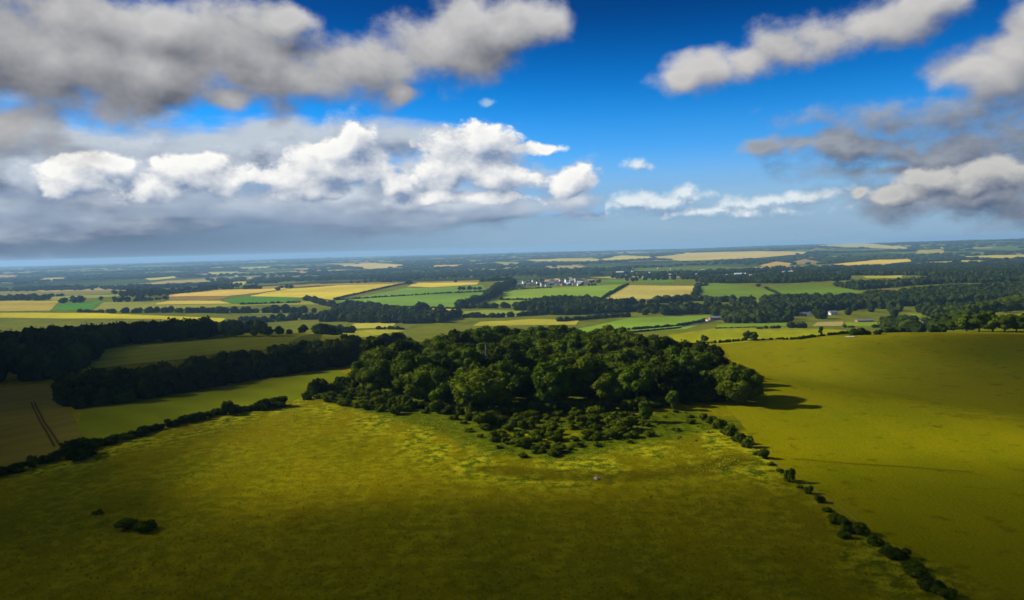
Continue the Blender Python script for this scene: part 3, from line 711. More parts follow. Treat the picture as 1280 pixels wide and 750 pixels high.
for px, py, w, h, lb in [(1122, 697, 30, 13, 'wide dark bush at lower right below the clump'), (1165, 735, 32, 14, 'dark bush lowest at right near the photo foot')]:
    px_bush(px, py, w, h, lb, 'bushes along the path', True)
scrub = px_poly([(585, 520), (640, 517), (720, 517), (790, 519), (800, 530), (790, 546), (735, 552), (705, 566), (660, 566), (615, 548)])
GS = 'scrub bushes before the wood'
for p in poisson(scrub, 4.2, rng):
    w_ = rng.choice([2.6, 3.4, 4.6, 6.2], p=[.25, .35, .28, .12]) * rng.uniform(.85, 1.2)
    bush(p[0], p[1], w_, w_ * rng.uniform(.38, .6), 'low scrub bush in the tongue of scrub before the wood', GS)
scrub3 = px_poly([(470, 508), (560, 520), (590, 545), (640, 578), (700, 578), (760, 560), (830, 548), (872, 530), (850, 512), (790, 520), (800, 540), (735, 556), (660, 570), (610, 552), (580, 524), (500, 512)])
for p in poisson(scrub3, 6.5, rng):
    w_ = rng.uniform(1.6, 3.4)
    bush(p[0], p[1], w_, w_ * rng.uniform(.35, .55), 'small stray bush in the herbage round the scrub tongue', 'stray bushes round the scrub')
scrub2 = px_poly([(385, 492), (425, 484), (470, 497), (515, 515), (500, 521), (450, 512), (400, 500)])
for p in poisson(scrub2, 4.0, rng):
    bush(p[0], p[1], rng.uniform(3.4, 5.5), rng.uniform(1.6, 3.2), 'scrub bush at the left foot of the wood', 'scrub bushes at the left foot of the wood')
edge = px_poly([(430, 482), (462, 493), (505, 508), (560, 517), (640, 518), (720, 515), (800, 511), (850, 504), (900, 501), (934, 493)])
for a, b in zip(edge[:-1], edge[1:]):
    n = int(np.hypot(*(b - a)) / 3.5)
    for t in np.linspace(0, 1, n, endpoint=False):
        p = a + (b - a) * t + rng.normal(0, .8, 2)
        bush(p[0], p[1], rng.uniform(3.5, 5.5), rng.uniform(2, 4.2), 'bush skirting the front edge of the wood', 'bushes skirting the wood', rng.random() < .5)
# left hedge
hedge = px_poly([(-40, 604), (20, 589), (70, 574), (110, 562), (160, 548), (210, 534), (262, 521), (310, 513), (362, 504)])
for a, b in zip(hedge[:-1], hedge[1:]):
    n = max(1, int(np.hypot(*(b - a)) / 2.6))
    for t in np.linspace(0, 1, n, endpoint=False):
        p = a + (b - a) * t + rng.normal(0, .4, 2)
        bush(p[0], p[1], rng.uniform(3.2, 4.8), rng.uniform(1.6, 2.8), 'bush in the dark hedge on the left of the meadow', 'bushes of the left hedge', rng.random() < .6)
px_bush(95, 572, 44, 26, 'big rounded bush swelling from the left hedge', None, True)
px_bush(285, 518, 17, 18, 'tall bush standing above the left hedge', None, True)
px_bush(327, 512, 20, 14, 'broad bush near the right end of the left hedge', None, True)
px_bush(345, 508, 30, 13, 'last bush at the right end of the left hedge', None, True)
px_bush(398, 494, 24, 22, 'big dark bush alone between hedge and wood', None, True)
px_bush(418, 493, 24, 16, 'dark bush right of the big one between hedge and wood', None, True)
px_bush(383, 499, 14, 8, 'low dark bush left of the big one between hedge and wood', None, True)
for px, py, w, h, lb in [(158, 660, 30, 13, 'left bush of the pair alone in the meadow'), (183, 663, 30, 14, 'right bush of the pair alone in the meadow'), (122, 642, 14, 6, 'tiny bush left of the pair in the meadow')]:
    px_bush(px, py, w, h, lb, 'bushes alone in the meadow')

# ------------------------------------------------------------------ distant trees (stuff)
def small_crown(rng, nleaf, size, core=ICO1):
    V = core[0] * (1 + rng.normal(0, .12, (len(core[0]), 1))) * np.array([1, 1, .9])
    V[:, 2] = V[:, 2] + .75
    F = core[1]
    if nleaf:
        d = rng.normal(0, 1, (nleaf, 3)); d /= np.linalg.norm(d, axis=1)[:, None]
        d[:, 2] = np.abs(d[:, 2]) * 1.0 - .25 * rng.random(nleaf)
        lump = 1 + .22 * np.sin(d[:, 0] * 5 + rng.uniform(0, 6)) * np.sin(d[:, 1] * 5 + rng.uniform(0, 6)) + .1 * np.sin(d[:, 2] * 8)
        p = d * np.array([1, 1, .9]) * lump[:, None]; p[:, 2] += .75
        q, f = leaf_quads(p, d, size, rng)
        F = np.vstack([F, f[:, [0, 1, 2]] + len(V), f[:, [0, 2, 3]] + len(V)]); V = np.vstack([V, q])
    return V, F
MIDC = [small_crown(np.random.default_rng(200 + i), 170, .16, ICO2) for i in range(6)]
FARC = [small_crown(np.random.default_rng(300 + i), 26, .3, ICO1) for i in range(6)]

LUMP = [small_crown(np.random.default_rng(400 + i), 0, .3, ICO2) for i in range(6)]

class Mass:
    def __init__(s): s.V = []; s.F = []; s.n = 0; s.count = 0
    def add(s, proto, x, y, z, rx, rz, ang):
        V, F = proto
        c, sn = math.cos(ang), math.sin(ang)
        W = np.empty_like(V); W[:, 0] = (V[:, 0] * c - V[:, 1] * sn) * rx + x; W[:, 1] = (V[:, 0] * sn + V[:, 1] * c) * rx + y; W[:, 2] = V[:, 2] * rz + z
        s.V.append(W); s.F.append(F + s.n); s.n += len(V); s.count += 1
    def build(s, name, mat, label):
        o = link(name, mk_mesh(name, np.vstack(s.V), np.vstack(s.F), mat)); tag(o, label, kind='stuff'); return o
mass = Mass()
KEEP = [(1041, 394, 9), (1002, 395, 7), (1013, 394, 4), (893, 399.5, 9), (1080, 402, 12), (1150, 405, 13), (947, 381, 4)]
def put(x, y, h=None, w=None):
    r = math.hypot(x, y)
    if r < 1500:
        q = to_px([[x, y, float(tz(x, y))]])[0]
        if any(abs(q[0] - a) < c and -2 < q[1] - b < 11 for a, b, c in KEEP): return
    h = h or rng.uniform(8, 13); w = w or h * rng.uniform(.42, .6)
    proto = (MIDC if r < 1700 else FARC if r < 3600 else LUMP)[rng.integers(6)]
    mass.add(proto, x, y, float(tz(x, y)), w, h / 1.65, rng.uniform(0, 6.28))

def row(px, hpx, gap=.75, jit=1.0, prob=1.0):
    q = hit([a for a, b in px], [b for a, b in px])[:, :2]
    for a, b in zip(q[:-1], q[1:]):
        L = np.hypot(*(b - a)); dep = (a[1] + b[1]) / 2
        h = hpx * dep / FPX; n = max(1, int(L / (h * gap)))
        for t in (np.arange(n) + rng.random(n)) / n:
            if rng.random() > prob: continue
            p = a + (b - a) * t + rng.normal(0, jit * h * .25, 2); hh = h * rng.uniform(.55, 1.2)
            put(p[0], p[1], hh, hh * rng.uniform(.5, .8))

def area(px, dens=1.0, h=(8, 13), thr=None):
    q = hit([a for a, b in px], [b for a, b in px])[:, :2]
    lo = q.min(0); hi = q.max(0); r = np.hypot(*q.mean(0)); sp = max(8.5, r * .0042) / math.sqrt(dens)
    n = int((hi - lo).prod() / (sp * sp)); n = min(n, 60000)
    P = rng.uniform(lo, hi, (n, 2)); P = P[inside(q, P[:, 0], P[:, 1])]
    if thr is not None: P = P[_waves(P[:, 0] * .7, P[:, 1] * 1.3, 330, 77, 7) > thr]
    for p in P: hh = rng.uniform(*h); put(p[0], p[1], hh, max(hh * .5, sp * .62) * rng.uniform(.8, 1.2))

# rows and clumps of the middle distance
for px, hp in [([(144,391.5),(200,390.5),(260,391),(336,391)],7), ([(331,391),(393,391)],10), ([(100,390.5),(140,391)],4), ([(316,404),(370,400),(430,398)],6), ([(300,402),(360,398),(430,393)],6),
    ([(77,379),(104,378)],8), ([(140,378),(208,374.5)],6), ([(174,363),(201,362)],5), ([(255,361.5),(299,359)],5), ([(0,376),(60,374)],4), ([(160,371),(208,369)],8), ([(205,368.5),(255,364)],3),
    ([(300,381),(375,378.5)],2.5), ([(385,375),(400,380),(420,384)],6), ([(417,375.8),(440,374),(554,367),(612,364.5)],2.2), ([(417,375),(515,354)],2), ([(575,386),(590,380),(611,374),(625,363),(640,358)],9),
    ([(570,362.5),(602,362)],5.5), ([(575,386),(640,385),(681,385.5),(760,383)],7), ([(760,383),(800,380),(850,377),(870,374)],8), ([(625,375.2),(716,374.4),(746,375.3)],2.2), ([(745,378),(762,368),(784,356.5)],2.8), ([(868,372),(874,356)],4),
    ([(683,374.5),(695,374.5)],6), ([(627,374),(630,374)],5), ([(560,397),(620,397),(700,392),(740,390)],6), ([(700,394),(760,391),(800,388),(850,386),(890,384)],8), ([(800,391),(860,390)],7), ([(452,382),(572,386.5)],2.5), ([(430,385),(452,382)],8),
    ([(455,388),(475,390),(520,394)],8), ([(520,392),(526,392)],14), ([(550,386),(560,386)],9), ([(445,404),(495,403)],2.5), ([(400,418),(420,417)],10), ([(428,416.5),(440,416)],8), ([(470,412),(505,412)],4), ([(700,402),(760,397),(790,396)],5),
    ([(895,411),(945,409.5)],1.6), ([(890,403),(985,403)],8), ([(920,404),(960,404)],11), ([(868,376),(900,377),(953,380)],7), ([(953,379),(1010,377)],8), ([(956,360),(981,371.5)],2.5), ([(943,358.5),(948,358.5)],4),
    ([(945,411.5),(975,410.5)],4), ([(986,410.5),(1008,409.5)],7), ([(1056,409.5),(1100,409.5)],4), ([(980,425),(1000,424),(1020,421),(1060,417)],3.5), ([(1060,419),(1105,418)],8), ([(1100,416),(1180,415)],5), ([(885,430),(932,426)],3.5), ([(945,426),(978,424)],2.5),
    ([(752,415),(800,411.6),(850,407.3),(876,402.8),(896,397.6)],3.2), ([(745,419),(800,415),(850,410.5)],2.2), ([(1100,402),(1160,402)],7), ([(1150,412),(1210,412)],7), ([(870,358),(885,357)],4), ([(600,352.5),(640,350)],5), ([(640,362),(690,360)],2)]:
    row(px, hp)
for p in poisson(plant, 8.5, rng): put(p[0], p[1], rng.uniform(10.5, 13.5), rng.uniform(5, 6.5))
for p in poisson(np.vstack([belt, belt_b]), 5.0, rng): put(p[0], p[1], rng.uniform(5, 8.5), rng.uniform(3.2, 4.2))
for px, dn, *th in [([(400,399),(421,389),(470,387),(516,396),(548,394.5),(575,396),(548,404),(495,405),(400,402)],.75), ([(640,388),(681,378),(735,377),(780,384),(760,392),(690,394)],.9), ([(420,386),(455,383),(480,390),(440,392)],.6),
    ([(886,392),(935,379),(999,375),(1085,374),(1146,371),(1210,378),(1215,396),(1160,396),(1122,388),(1097,396),(1055,397),(985,402),(921,402)],.8, -.22),
    ([(940,347),(1080,334),(1290,330),(1290,386),(1210,386),(1100,373),(1092,365),(1025,355.5),(890,353),(870,350)],.85,.06),
    ([(1085,377),(1100,366),(1160,362),(1290,370),(1290,388),(1200,392)],1.0,-.2),
    ([(800,395),(840,391),(875,389),(885,393)],.4), ([(870,352),(950,350),(950,354),(880,354)],1), ([(1105,412),(1150,401),(1215,400),(1210,412)],.4)]:
    area(px, dn, thr=th[0] if th else None)
# wooded country farther out: everything that is not a field, a street or open down
def scatter(n, rmin, rmax, thr):
    a = rng.uniform(-.72, .72, n); L = np.log(rng.uniform(rmin ** 1.0, rmax, n)); r = np.exp(L)
    x = r * np.sin(a); y = r * np.cos(a); z = tz(x, y)
    P = to_px(np.stack([x, y, z], 1))
    ok = np.ones(n, bool)
    for f in FIELD_PX:
        b = (P[:, 0] > f[:, 0].min() - 2) & (P[:, 0] < f[:, 0].max() + 2) & (P[:, 1] > f[:, 1].min() - 2) & (P[:, 1] < f[:, 1].max() + 2) & ok
        idx = np.where(b)[0]
        if len(idx): ok[idx[inside(f, P[idx, 0], P[idx, 1])]] = False
    w = _waves(x * .8, y * 1.3, 1500, 41, 7) + .6 * _waves(x * .7, y * 1.6, 450, 43, 5)
    ok &= w > thr
    ok &= ~((P[:, 0] > 640) & (P[:, 0] < 760) & (P[:, 1] > 347) & (P[:, 1] < 362))
    for xx, yy, rr in zip(x[ok], y[ok], r[ok]):
        hh = rng.uniform(8, 14); put(xx, yy, hh, max(5, rr * .0028) * rng.uniform(.8, 1.3))
scatter(8000, 2150, 3600, .07)
scatter(16000, 3400, 7500, .07)
scatter(12000, 7000, 16500, .05)
scatter(900, 1100, 2200, .38)
for _i in range(60):
    q_ = H(rng.uniform(636, 752), rng.uniform(350.5, 357.5)); put(q_[0], q_[1], rng.uniform(5, 8), rng.uniform(3, 5))
mass.build('distant_trees', M_LEAF_F, 'dark distant woods and hedgerow trees across the valley')
print('mass trees', mass.count, mass.n)

# ------------------------------------------------------------------ buildings
def box_arr(x0, x1, y0, y1, z0, z1):
    V = np.array([(x, y, z) for z in (z0, z1) for y in (y0, y1) for x in (x0, x1)], float)
    F = np.array([(0, 2, 3, 1), (4, 5, 7, 6), (0, 1, 5, 4), (2, 6, 7, 3), (0, 4, 6, 2), (1, 3, 7, 5)])
    return V, F
HOUSES = {}
def house(px, py, wpx, hpx, wall, roof, label, group=None, rz=None, name='house', cat='house', deep=.7):
    p = H(px, py); dep = np.dot(p - np.array([0, 0, CAM_Z]), F_)
    W = wpx * dep / FPX; Hh = hpx * dep / FPX; D = min(max(8, W * deep), 22)
    root = empty(name, tuple(p), rng.uniform(-.5, .5) if rz is None else rz)
    eav = Hh * .6
    V, F = box_arr(-W / 2, W / 2, -D / 2, D / 2, -1.5, eav)
    gab = np.array([(-W / 2, -D / 2, eav), (-W / 2, D / 2, eav), (-W / 2, 0, Hh), (W / 2, -D / 2, eav), (W / 2, D / 2, eav), (W / 2, 0, Hh)])
    V = np.vstack([V, gab]); F3 = np.vstack([F[:, [0, 1, 2]], F[:, [0, 2, 3]], [(8, 10, 9), (11, 12, 13)]])
    link('wall', mk_mesh('wall', V, F3, WALLS[wall]), root)
    e = .5; t = .35
    RV = []; 
    for s in (-1, 1):
        RV += [(-W / 2 - e, s * (D / 2 + e), eav - .25), (W / 2 + e, s * (D / 2 + e), eav - .25), (W / 2 + e, 0, Hh + .1), (-W / 2 - e, 0, Hh + .1)]
        RV += [(-W / 2 - e, s * (D / 2 + e), eav - .25 + t), (W / 2 + e, s * (D / 2 + e), eav - .25 + t), (W / 2 + e, 0, Hh + .1 + t), (-W / 2 - e, 0, Hh + .1 + t)]
    RF = []
    for o in (0, 8): RF += [(o, o + 1, o + 2, o + 3), (o + 4, o + 7, o + 6, o + 5), (o, o + 4, o + 5, o + 1), (o + 1, o + 5, o + 6, o + 2), (o, o + 3, o + 7, o + 4)]
    link('roof', mk_mesh('roof', np.array(RV), np.array(RF), ROOFS[roof]), root)
    WV, WF = [], []; nw = max(2, int(W / 4))
    for k in range(nw):
        cx = -W / 2 + W * (k + .5) / nw
        v, f = box_arr(cx - .6, cx + .6, -D / 2 - .06, -D / 2 - .01, eav * .35, eav * .75)
        w = link('window', mk_mesh('window', v, f, M_PANE), root) if wpx > 7 else None
    tag(root, label, cat, group); return root
GV = 'houses of the village'
VILL = [(644,357.5,5,4,'white','slate'),(650,358,5,3.5,'cream','slate'),(655,355,4,3.5,'white','pale'),(661,357.5,5,3.6,'grey','slate'),(667,357,5,4,'cream','slate'),(673,355.5,5,4,'white','red'),
 (678,357.5,5,5,'grey','slate'),(684,355,6,5,'cream','orange'),(684,358,5,3.5,'white','slate'),(690,353,6,4.2,'cream','orange'),(690,356.5,6,4,'grey','slate'),(696,352.5,6,4,'white','orange'),(697,357,6,3.5,'white','slate'),
 (702,353.5,6,4.6,'cream','orange'),(704,357,6,3,'brick','slate'),(709,353,6,4.5,'white','red'),(710,356.8,5,3.4,'white','pale'),(715,353.5,6,4.6,'grey','pale'),(718,356.5,5,3.4,'white','slate'),(721,352.5,6,5,'cream','orange'),
 (725,355.6,7,4,'white','pale'),(728,352.3,6,4,'brick','red'),(733,354.5,7,3.6,'cream','slate'),(737,352.8,5,3.6,'brick','orange'),(741,353.2,5,3.8,'cream','red'),(724,357,5,2.6,'white','pale'),(648,354.5,4,3,'white','slate'),(660,353.5,3.5,3,'cream','red'),(667,352.5,4,3,'white','slate'),(699,350.5,4,3,'cream','red'),(713,350,4,3,'white','orange')]
VH = {}
for px, py, w, h, wl, rf in VILL:
    col = {'red': 'red tiled', 'orange': 'orange tiled', 'slate': 'dark roofed', 'pale': 'pale roofed'}[rf]
    VH.setdefault(f'{col} {wl}', []).append(house(px, py, w * .95, h * 1.05, wl, rf, 'house', GV))
for k_, v_ in VH.items(): order(v_, '{ord} of the ' + k_ + ' houses in the distant village' if len(v_) > 1 else 'only ' + k_ + ' house in the distant village')
house(1041, 393.5, 9, 5, 'white', 'slate', 'white cottage bright against the dark valley trees', rz=.1, name='cottage', cat='cottage')
house(1037, 393.5, 5, 4, 'white', 'slate', 'small white outbuilding left of the white cottage', rz=.4, name='outbuilding', cat='outbuilding')
house(893, 399.5, 13, 4, 'brick', 'slate', 'low dark roofed brick barn among trees above the lane', rz=.05, name='barn', cat='barn')
house(884, 402, 2.6, 3, 'cream', 'orange', 'small cream house by the bend of the lane', rz=.3)
house(947, 381, 6, 3.5, 'white', 'red', 'red roofed house under the big green hillside field', rz=.1)
house(1002, 395, 10, 4.5, 'brick', 'slate', 'dark farmhouse among trees left of the white cottage', rz=.2, name='farmhouse', cat='farmhouse')
house(1013, 394, 6, 4, 'white', 'slate', 'white gabled house between farmhouse and cottage', rz=1.2)
house(1080, 402, 20, 2.8, 'brick', 'slate', 'long dark roofed farm shed right of the farmyard', rz=.03, name='farm_shed', cat='shed', deep=.4)
house(1150, 405, 20, 2.4, 'brick', 'slate', 'long low dark roofed shed at right among hedge trees', rz=.03, name='farm_shed', cat='shed', deep=.4)
GT = 'far town buildings'
for i in range(34):
    px = rng.uniform(765, 1000); py = rng.uniform(335, 346)
    if i < 9: px, py = [(775,341),(800,343),(812,342),(840,344),(868,343.5),(890,342.5),(905,341.5),(925,343),(990,340)][i]; w, h = rng.uniform(9, 18), 1.6
    else: w, h = rng.uniform(2, 4), rng.uniform(1.3, 2)
    house(px, py, w, h, rng.choice(['white', 'white', 'cream', 'grey']), rng.choice(['pale', 'pale', 'slate', 'orange']) if i >= 9 else 'pale',
          'long pale roofed shed in the distant town' if i < 9 else 'pale building speck in the distant town', GT, name='warehouse' if i < 9 else 'town_house', cat='warehouse' if i < 9 else 'house', deep=.5)
for i in range(12):
    house(rng.uniform(290, 345), rng.uniform(343, 348), rng.uniform(2, 4), rng.uniform(1.2, 1.8), 'white', rng.choice(['pale', 'slate']), 'white building speck in the far left town', 'far left town buildings', name='town_house', deep=.5)

# ------------------------------------------------------------------ meadow herbage (stuff)
def tufts(name, polys, n, hgt, mat, label, seed, dens_noise=None):
    g = np.random.default_rng(seed)
    a = g.uniform(-.70, .70, n * 2); r = np.exp(g.uniform(math.log(85), math.log(330), n * 2))
    x = r * np.sin(a); y = r * np.cos(a)
    ok = ~inside(WOOD, x, y)
    if polys is not None: ok &= inside(polys, x, y)
    if dens_noise: ok &= (_waves(x, y, dens_noise[0], seed, 6) + .6 * _waves(x, y, dens_noise[0] * .3, seed + 1, 6)) > dens_noise[1]
    x = x[ok][:n]; y = y[ok][:n]; n = len(x); z = tz(x, y)
    k = 5
    ang = g.uniform(0, 6.28, (n, k)); h = hgt * g.uniform(.5, 1.5, (n, 1)) * g.uniform(.7, 1.2, (n, k)); w = h * .35
    bx = x[:, None] + g.normal(0, hgt * .35, (n, k)); by = y[:, None] + g.normal(0, hgt * .35, (n, k)); bz = z[:, None] + np.zeros((n, k))
    ca, sa = np.cos(ang), np.sin(ang)
    p1 = np.stack([bx - ca * w, by - sa * w, bz], -1); p2 = np.stack([bx + ca * w, by + sa * w, bz], -1)
    p3 = np.stack([bx + g.normal(0, .3, (n, k)) * h, by + g.normal(0, .3, (n, k)) * h, bz + h], -1)
    V = np.stack([p1, p2, p3], 2).reshape(-1, 3); F = np.arange(len(V)).reshape(-1, 3)
    o = link(name, mk_mesh(name, V, F, mat)); tag(o, label, kind='stuff'); return o
def tuft_mat(name, c1, c2):
    m, nt, out = new_mat(name); p = geo_pos(nt)
    c = mix(nt, ramp(nt, noise(nt, p, .12, 5, .7), (.35, .65)), c1, c2)
    diffuse_out(nt, out, c, transl=.3, spec=.05); return m
M_TUFT = tuft_mat('grass_tufts', (.21, .175, .001), (.15, .15, .001)); M_FLOWER = tuft_mat('pale_seed_heads', (.50, .45, .03), (.30, .31, .01)); M_NETTLE = tuft_mat('nettle_green', (.06, .10, .003), (.09, .125, .004))
MEADOW = np.vstack([px_poly([(362, 506), (250, 527), (120, 565), (0, 598)]), [(-150, 120), (-80, 60), (80, 60)], px_poly([(1060, 672), (1000, 615), (930, 562), (880, 528), (860, 512), (780, 520), (640, 520), (520, 515), (430, 490), (400, 500)])])
tufts('grass', MEADOW, 16000, .15, M_TUFT, 'rough olive grass of the foreground meadow', 301)
tufts('flowering_grass', px_poly([(425, 497), (520, 515), (600, 530), (640, 560), (700, 572), (800, 552), (880, 540), (960, 590), (880, 596), (740, 592), (620, 580), (520, 530), (400, 520), (250, 555), (150, 585), (250, 530), (380, 500)]), 22000, .2, M_FLOWER, 'pale flowering grass below the wood edge', 302, (30, .1))
tufts('nettles', px_poly([(420, 488), (520, 512), (600, 530), (640, 570), (700, 573), (800, 545), (870, 552), (905, 548), (860, 515), (780, 518), (640, 516), (500, 508)]), 14000, .4, M_NETTLE, 'green nettles round the foot of the scrub', 303, (18, -.1))

# pale stone in the meadow
p = H(746, 599); g_ = np.random.default_rng(4)
v = ICO2[0] * (1 + g_.normal(0, .16, (len(ICO2[0]), 1))); v[:, 2] = np.maximum(v[:, 2], -.3); v = v * np.array([.75, .5, .34])
o = link('boulder', mk_mesh('boulder', v, ICO2[1], plain_mat('pinkish_stone', (.42, .31, .22), 3)), None, (p[0], p[1], p[2] + .1)); tag(o, 'single pale stone lying in the middle of the meadow', 'stone')

# ------------------------------------------------------------------ sky
SUN_EL = math.radians(29); SUN_AZ = math.radians(-72)      # azimuth from +Y towards +X
world = bpy.data.worlds.new('World'); scene.world = world; world.use_nodes = True
nt = world.node_tree; nt.nodes.clear()
wout = nt.nodes.new('ShaderNodeOutputWorld'); 
sky = N(nt, 'ShaderNodeTexSky', sky_type='NISHITA', sun_disc=False, sun_elevation=SUN_EL, sun_rotation=SUN_AZ, altitude=150, air_density=1.0, dust_density=.6, ozone_density=2.5)
tc = nt.nodes.new('ShaderNodeTexCoord')
def M1(op, a, b=None, c=None, clamp=False):
    n = N(nt, 'ShaderNodeMath', operation=op, use_clamp=clamp)
    for i, v in enumerate((a, b, c)):
        if v is None: continue
        if hasattr(v, 'links'): nt.links.new(v, n.inputs[i])
        else: n.inputs[i].default_value = v
    return n.outputs[0]
def V1(op, a, b=None, c=None):
    n = N(nt, 'ShaderNodeVectorMath', operation=op)
    for i, v in enumerate((a, b, c)):
        if v is None: continue
        if hasattr(v, 'links'): nt.links.new(v, n.inputs[i])
        elif op == 'SCALE' and i == 1: n.inputs[3].default_value = v
        else: n.inputs[i].default_value = v
    return n.outputs['Value'] if op == 'LENGTH' else n.outputs[0]
sep = nt.nodes.new('ShaderNodeSeparateXYZ'); nt.links.new(tc.outputs['Generated'], sep.inputs[0])
az = M1('ARCTAN2', sep.outputs[0], sep.outputs[1]); el = M1('ARCSINE', sep.outputs[2])
cmb = nt.nodes.new('ShaderNodeCombineXYZ'); nt.links.new(az, cmb.inputs[0]); nt.links.new(el, cmb.inputs[1]); AE = cmb.outputs[0]
def SS(v, a, b):
    n = N(nt, 'ShaderNodeMapRange', interpolation_type='SMOOTHSTEP'); nt.links.new(v, n.inputs[0]); n.inputs[1].default_value = a; n.inputs[2].default_value = b
    return n.outputs[0]
def NZ(vec, scale, detail, rough, color=False, lac=2.0):
    n = N(nt, 'ShaderNodeTexNoise', noise_dimensions='2D', inp={'Scale': scale, 'Detail': detail, 'Roughness': rough, 'Lacunarity': lac}); nt.links.new(vec, n.inputs['Vector'])
    return n.outputs['Color' if color else 'Fac']
def blob_ae(px, py, rx, ry):
    d = px_dir([px], [py])[0]
    return math.atan2(d[0], d[1]), math.asin(d[2]), rx / FPX, ry / FPX
def blobs(vec, lst, k=.25):
    o = None
    for b in lst:
        a, e, ra, re = blob_ae(*b)
        l = V1('LENGTH', V1('MULTIPLY_ADD', vec, (1 / ra, 1 / re, 0), (-a / ra, -e / re, 0)))
        o = l if o is None else M1('SMOOTH_MIN', o, l, k)
    return o
def VOR(vec, scale, detail, rough):
    n = N(nt, 'ShaderNodeTexVoronoi', feature='F1', voronoi_dimensions='2D', normalize=True, inp={'Scale': scale, 'Detail': detail, 'Roughness': rough, 'Lacunarity': 2.2})
    nt.links.new(vec, n.inputs['Vector']); return n.outputs['Distance']
def cloud(lst, warp, wscale, nscale, amp, edge, light, lk, puff=0.0, pscale=20, detail=7, rough=.58, stretch=1.4, k=.25, deep=0.0, bias=0.0):
    """coverage and lighting of one bank of clouds, both from direction alone"""
    wn = NZ(AE, wscale, 3, .55, True)
    wv = V1('MULTIPLY', V1('SUBTRACT', wn, (.5, .5, .5)), (warp, warp * .6, 0))
    AW = V1('ADD', AE, wv)
    res = []
    for dlt in ((0, 0, 0), light):
        first = dlt == (0, 0, 0)
        p = AW if first else V1('ADD', AW, dlt)
        q = V1('MULTIPLY', AE if first else V1('ADD', AE, dlt), (1, stretch, 1))
        n1 = NZ(q, nscale, detail if first else max(3, detail - 3), rough)
        d = M1('SUBTRACT', 1.0 + bias, blobs(p, lst, k))
        d = M1('MULTIPLY_ADD', M1('SUBTRACT', n1, .5), amp, d)
        if puff:
            qw = V1('MULTIPLY', p, (1, stretch, 1))
            d = M1('MULTIPLY_ADD', M1('SUBTRACT', .42, VOR(qw, pscale, 1.5 if first else 1.0, .5)), puff, d)
        res.append(d)
    cov = SS(res[0], 0, edge)
    lit = M1('MULTIPLY_ADD', M1('SUBTRACT', res[0], res[1]), lk, .5, True)
    if deep: lit = M1('SUBTRACT', lit, M1('MULTIPLY', SS(res[0], .35, 1.6), deep), None, True)
    return cov, lit, res[0]

def SRGB(r, g, b):
    f = lambda c: (c / 255 / 12.92) if c / 255 <= .04045 else ((c / 255 + .055) / 1.055) ** 2.4
    return (f(r), f(g), f(b))
def crgb(fac, a, b):
    return mix(nt, fac, a, b)
EXPO = .5
SKY_K = .10                       # display value; strength below is divided by the exposure
def C(r, g, b, k=1.0):
    return tuple(v * k / SKY_K for v in SRGB(r, g, b))

# clear sky: the sky texture, deepened with height as a polariser does
cr = nt.nodes.new('ShaderNodeValToRGB'); cr.color_ramp.interpolation = 'B_SPLINE'
es = M1('MULTIPLY', el, 1.6); nt.links.new(es, cr.inputs[0])
_st = [(.0, (.62, .95, 1.75)), (.07, (.56, 1.12, 1.9)), (.15, (.07, .82, 1.62)), (.21, (.02, .50, 1.16)), (.28, (.004, .17, .50)), (.40, (.03, .16, .42)), (.62, (.15, .25, .5))]
while len(cr.color_ramp.elements) < len(_st): cr.color_ramp.elements.new(.5)
for e_, (p_, c_) in zip(cr.color_ramp.elements, _st): e_.position = p_ * 1.6; e_.color = (*[v / 2 for v in c_], 1)
base = mix(nt, 1.0, sky.outputs[0], V1('SCALE', cr.outputs[0], 2.0), 'MULTIPLY')
# low grey blue bank under the clouds
lowf = M1('MULTIPLY', M1('SUBTRACT', 1.0, SS(el, .02, .125)), .92)
lefty = SS(az, .15, -.5)
streak = NZ(V1('MULTIPLY', AE, (1, 7, 1)), 5, 5, .55)
lowc = crgb(lefty, crgb(streak, C(136, 170, 200), C(168, 196, 218)), crgb(streak, C(74, 90, 118), C(108, 126, 152)))
lowc = crgb(M1('MULTIPLY', M1('SUBTRACT', 1.0, SS(el, -.004, .05)), .85), lowc, crgb(lefty, C(144, 176, 204), C(106, 128, 156)))
base = mix(nt, lowf, base, lowc)

def layer(base, lst, dark, bright, **kw):
    cov, lit, d = cloud(lst, **kw)
    return mix(nt, cov, base, crgb(lit, dark, bright))
bank_l = [(60,200,200,50),(200,190,200,34),(380,182,180,26),(560,180,80,16),(300,262,340,26),(30,250,160,50),(620,262,120,14)]
far_l = [(92,226,34,18),(130,206,40,14),(190,230,40,22),(225,215,46,20),(280,228,50,16),(330,222,36,14),(372,225,44,24),(405,205,50,34),(440,180,26,26),(440,212,50,30),(385,240,70,12),(500,232,30,12),(548,188,34,24),(600,178,44,20),(570,212,52,26),(670,187,38,11),(640,222,60,16),(712,230,26,20),(590,248,110,9)]
mid_l = [(70,222,60,26),(160,212,90,34),(270,222,90,34),(370,215,80,40),(450,200,60,46),(420,245,120,22),(540,225,80,34),(600,200,80,36),(660,225,80,30),(560,255,170,14),(720,245,50,18)]
veil_l = [(60,270,160,26),(250,268,190,22),(430,272,180,22),(610,266,170,16)]
small_a = [(614,126,12,5),(700,264,70,8)]
small_b = [(802,208,22,9),(830,256,70,9),(860,246,40,9),(950,252,70,9),(1000,248,40,9),(1080,238,15,9),(900,264,130,8),(790,250,30,9)]
right_l = [(1150,192,110,18),(1060,188,60,15),(955,192,26,9),(1000,188,40,10),(1230,180,100,34),(1190,140,120,22),(1290,165,70,60),(1290,235,60,40),(1200,240,110,24),(1110,215,70,14)]
right_low = [(1080,238,12,8),(1125,242,30,10),(1160,228,34,15),(1205,230,40,16),(1250,220,36,14),(1290,226,30,16)]
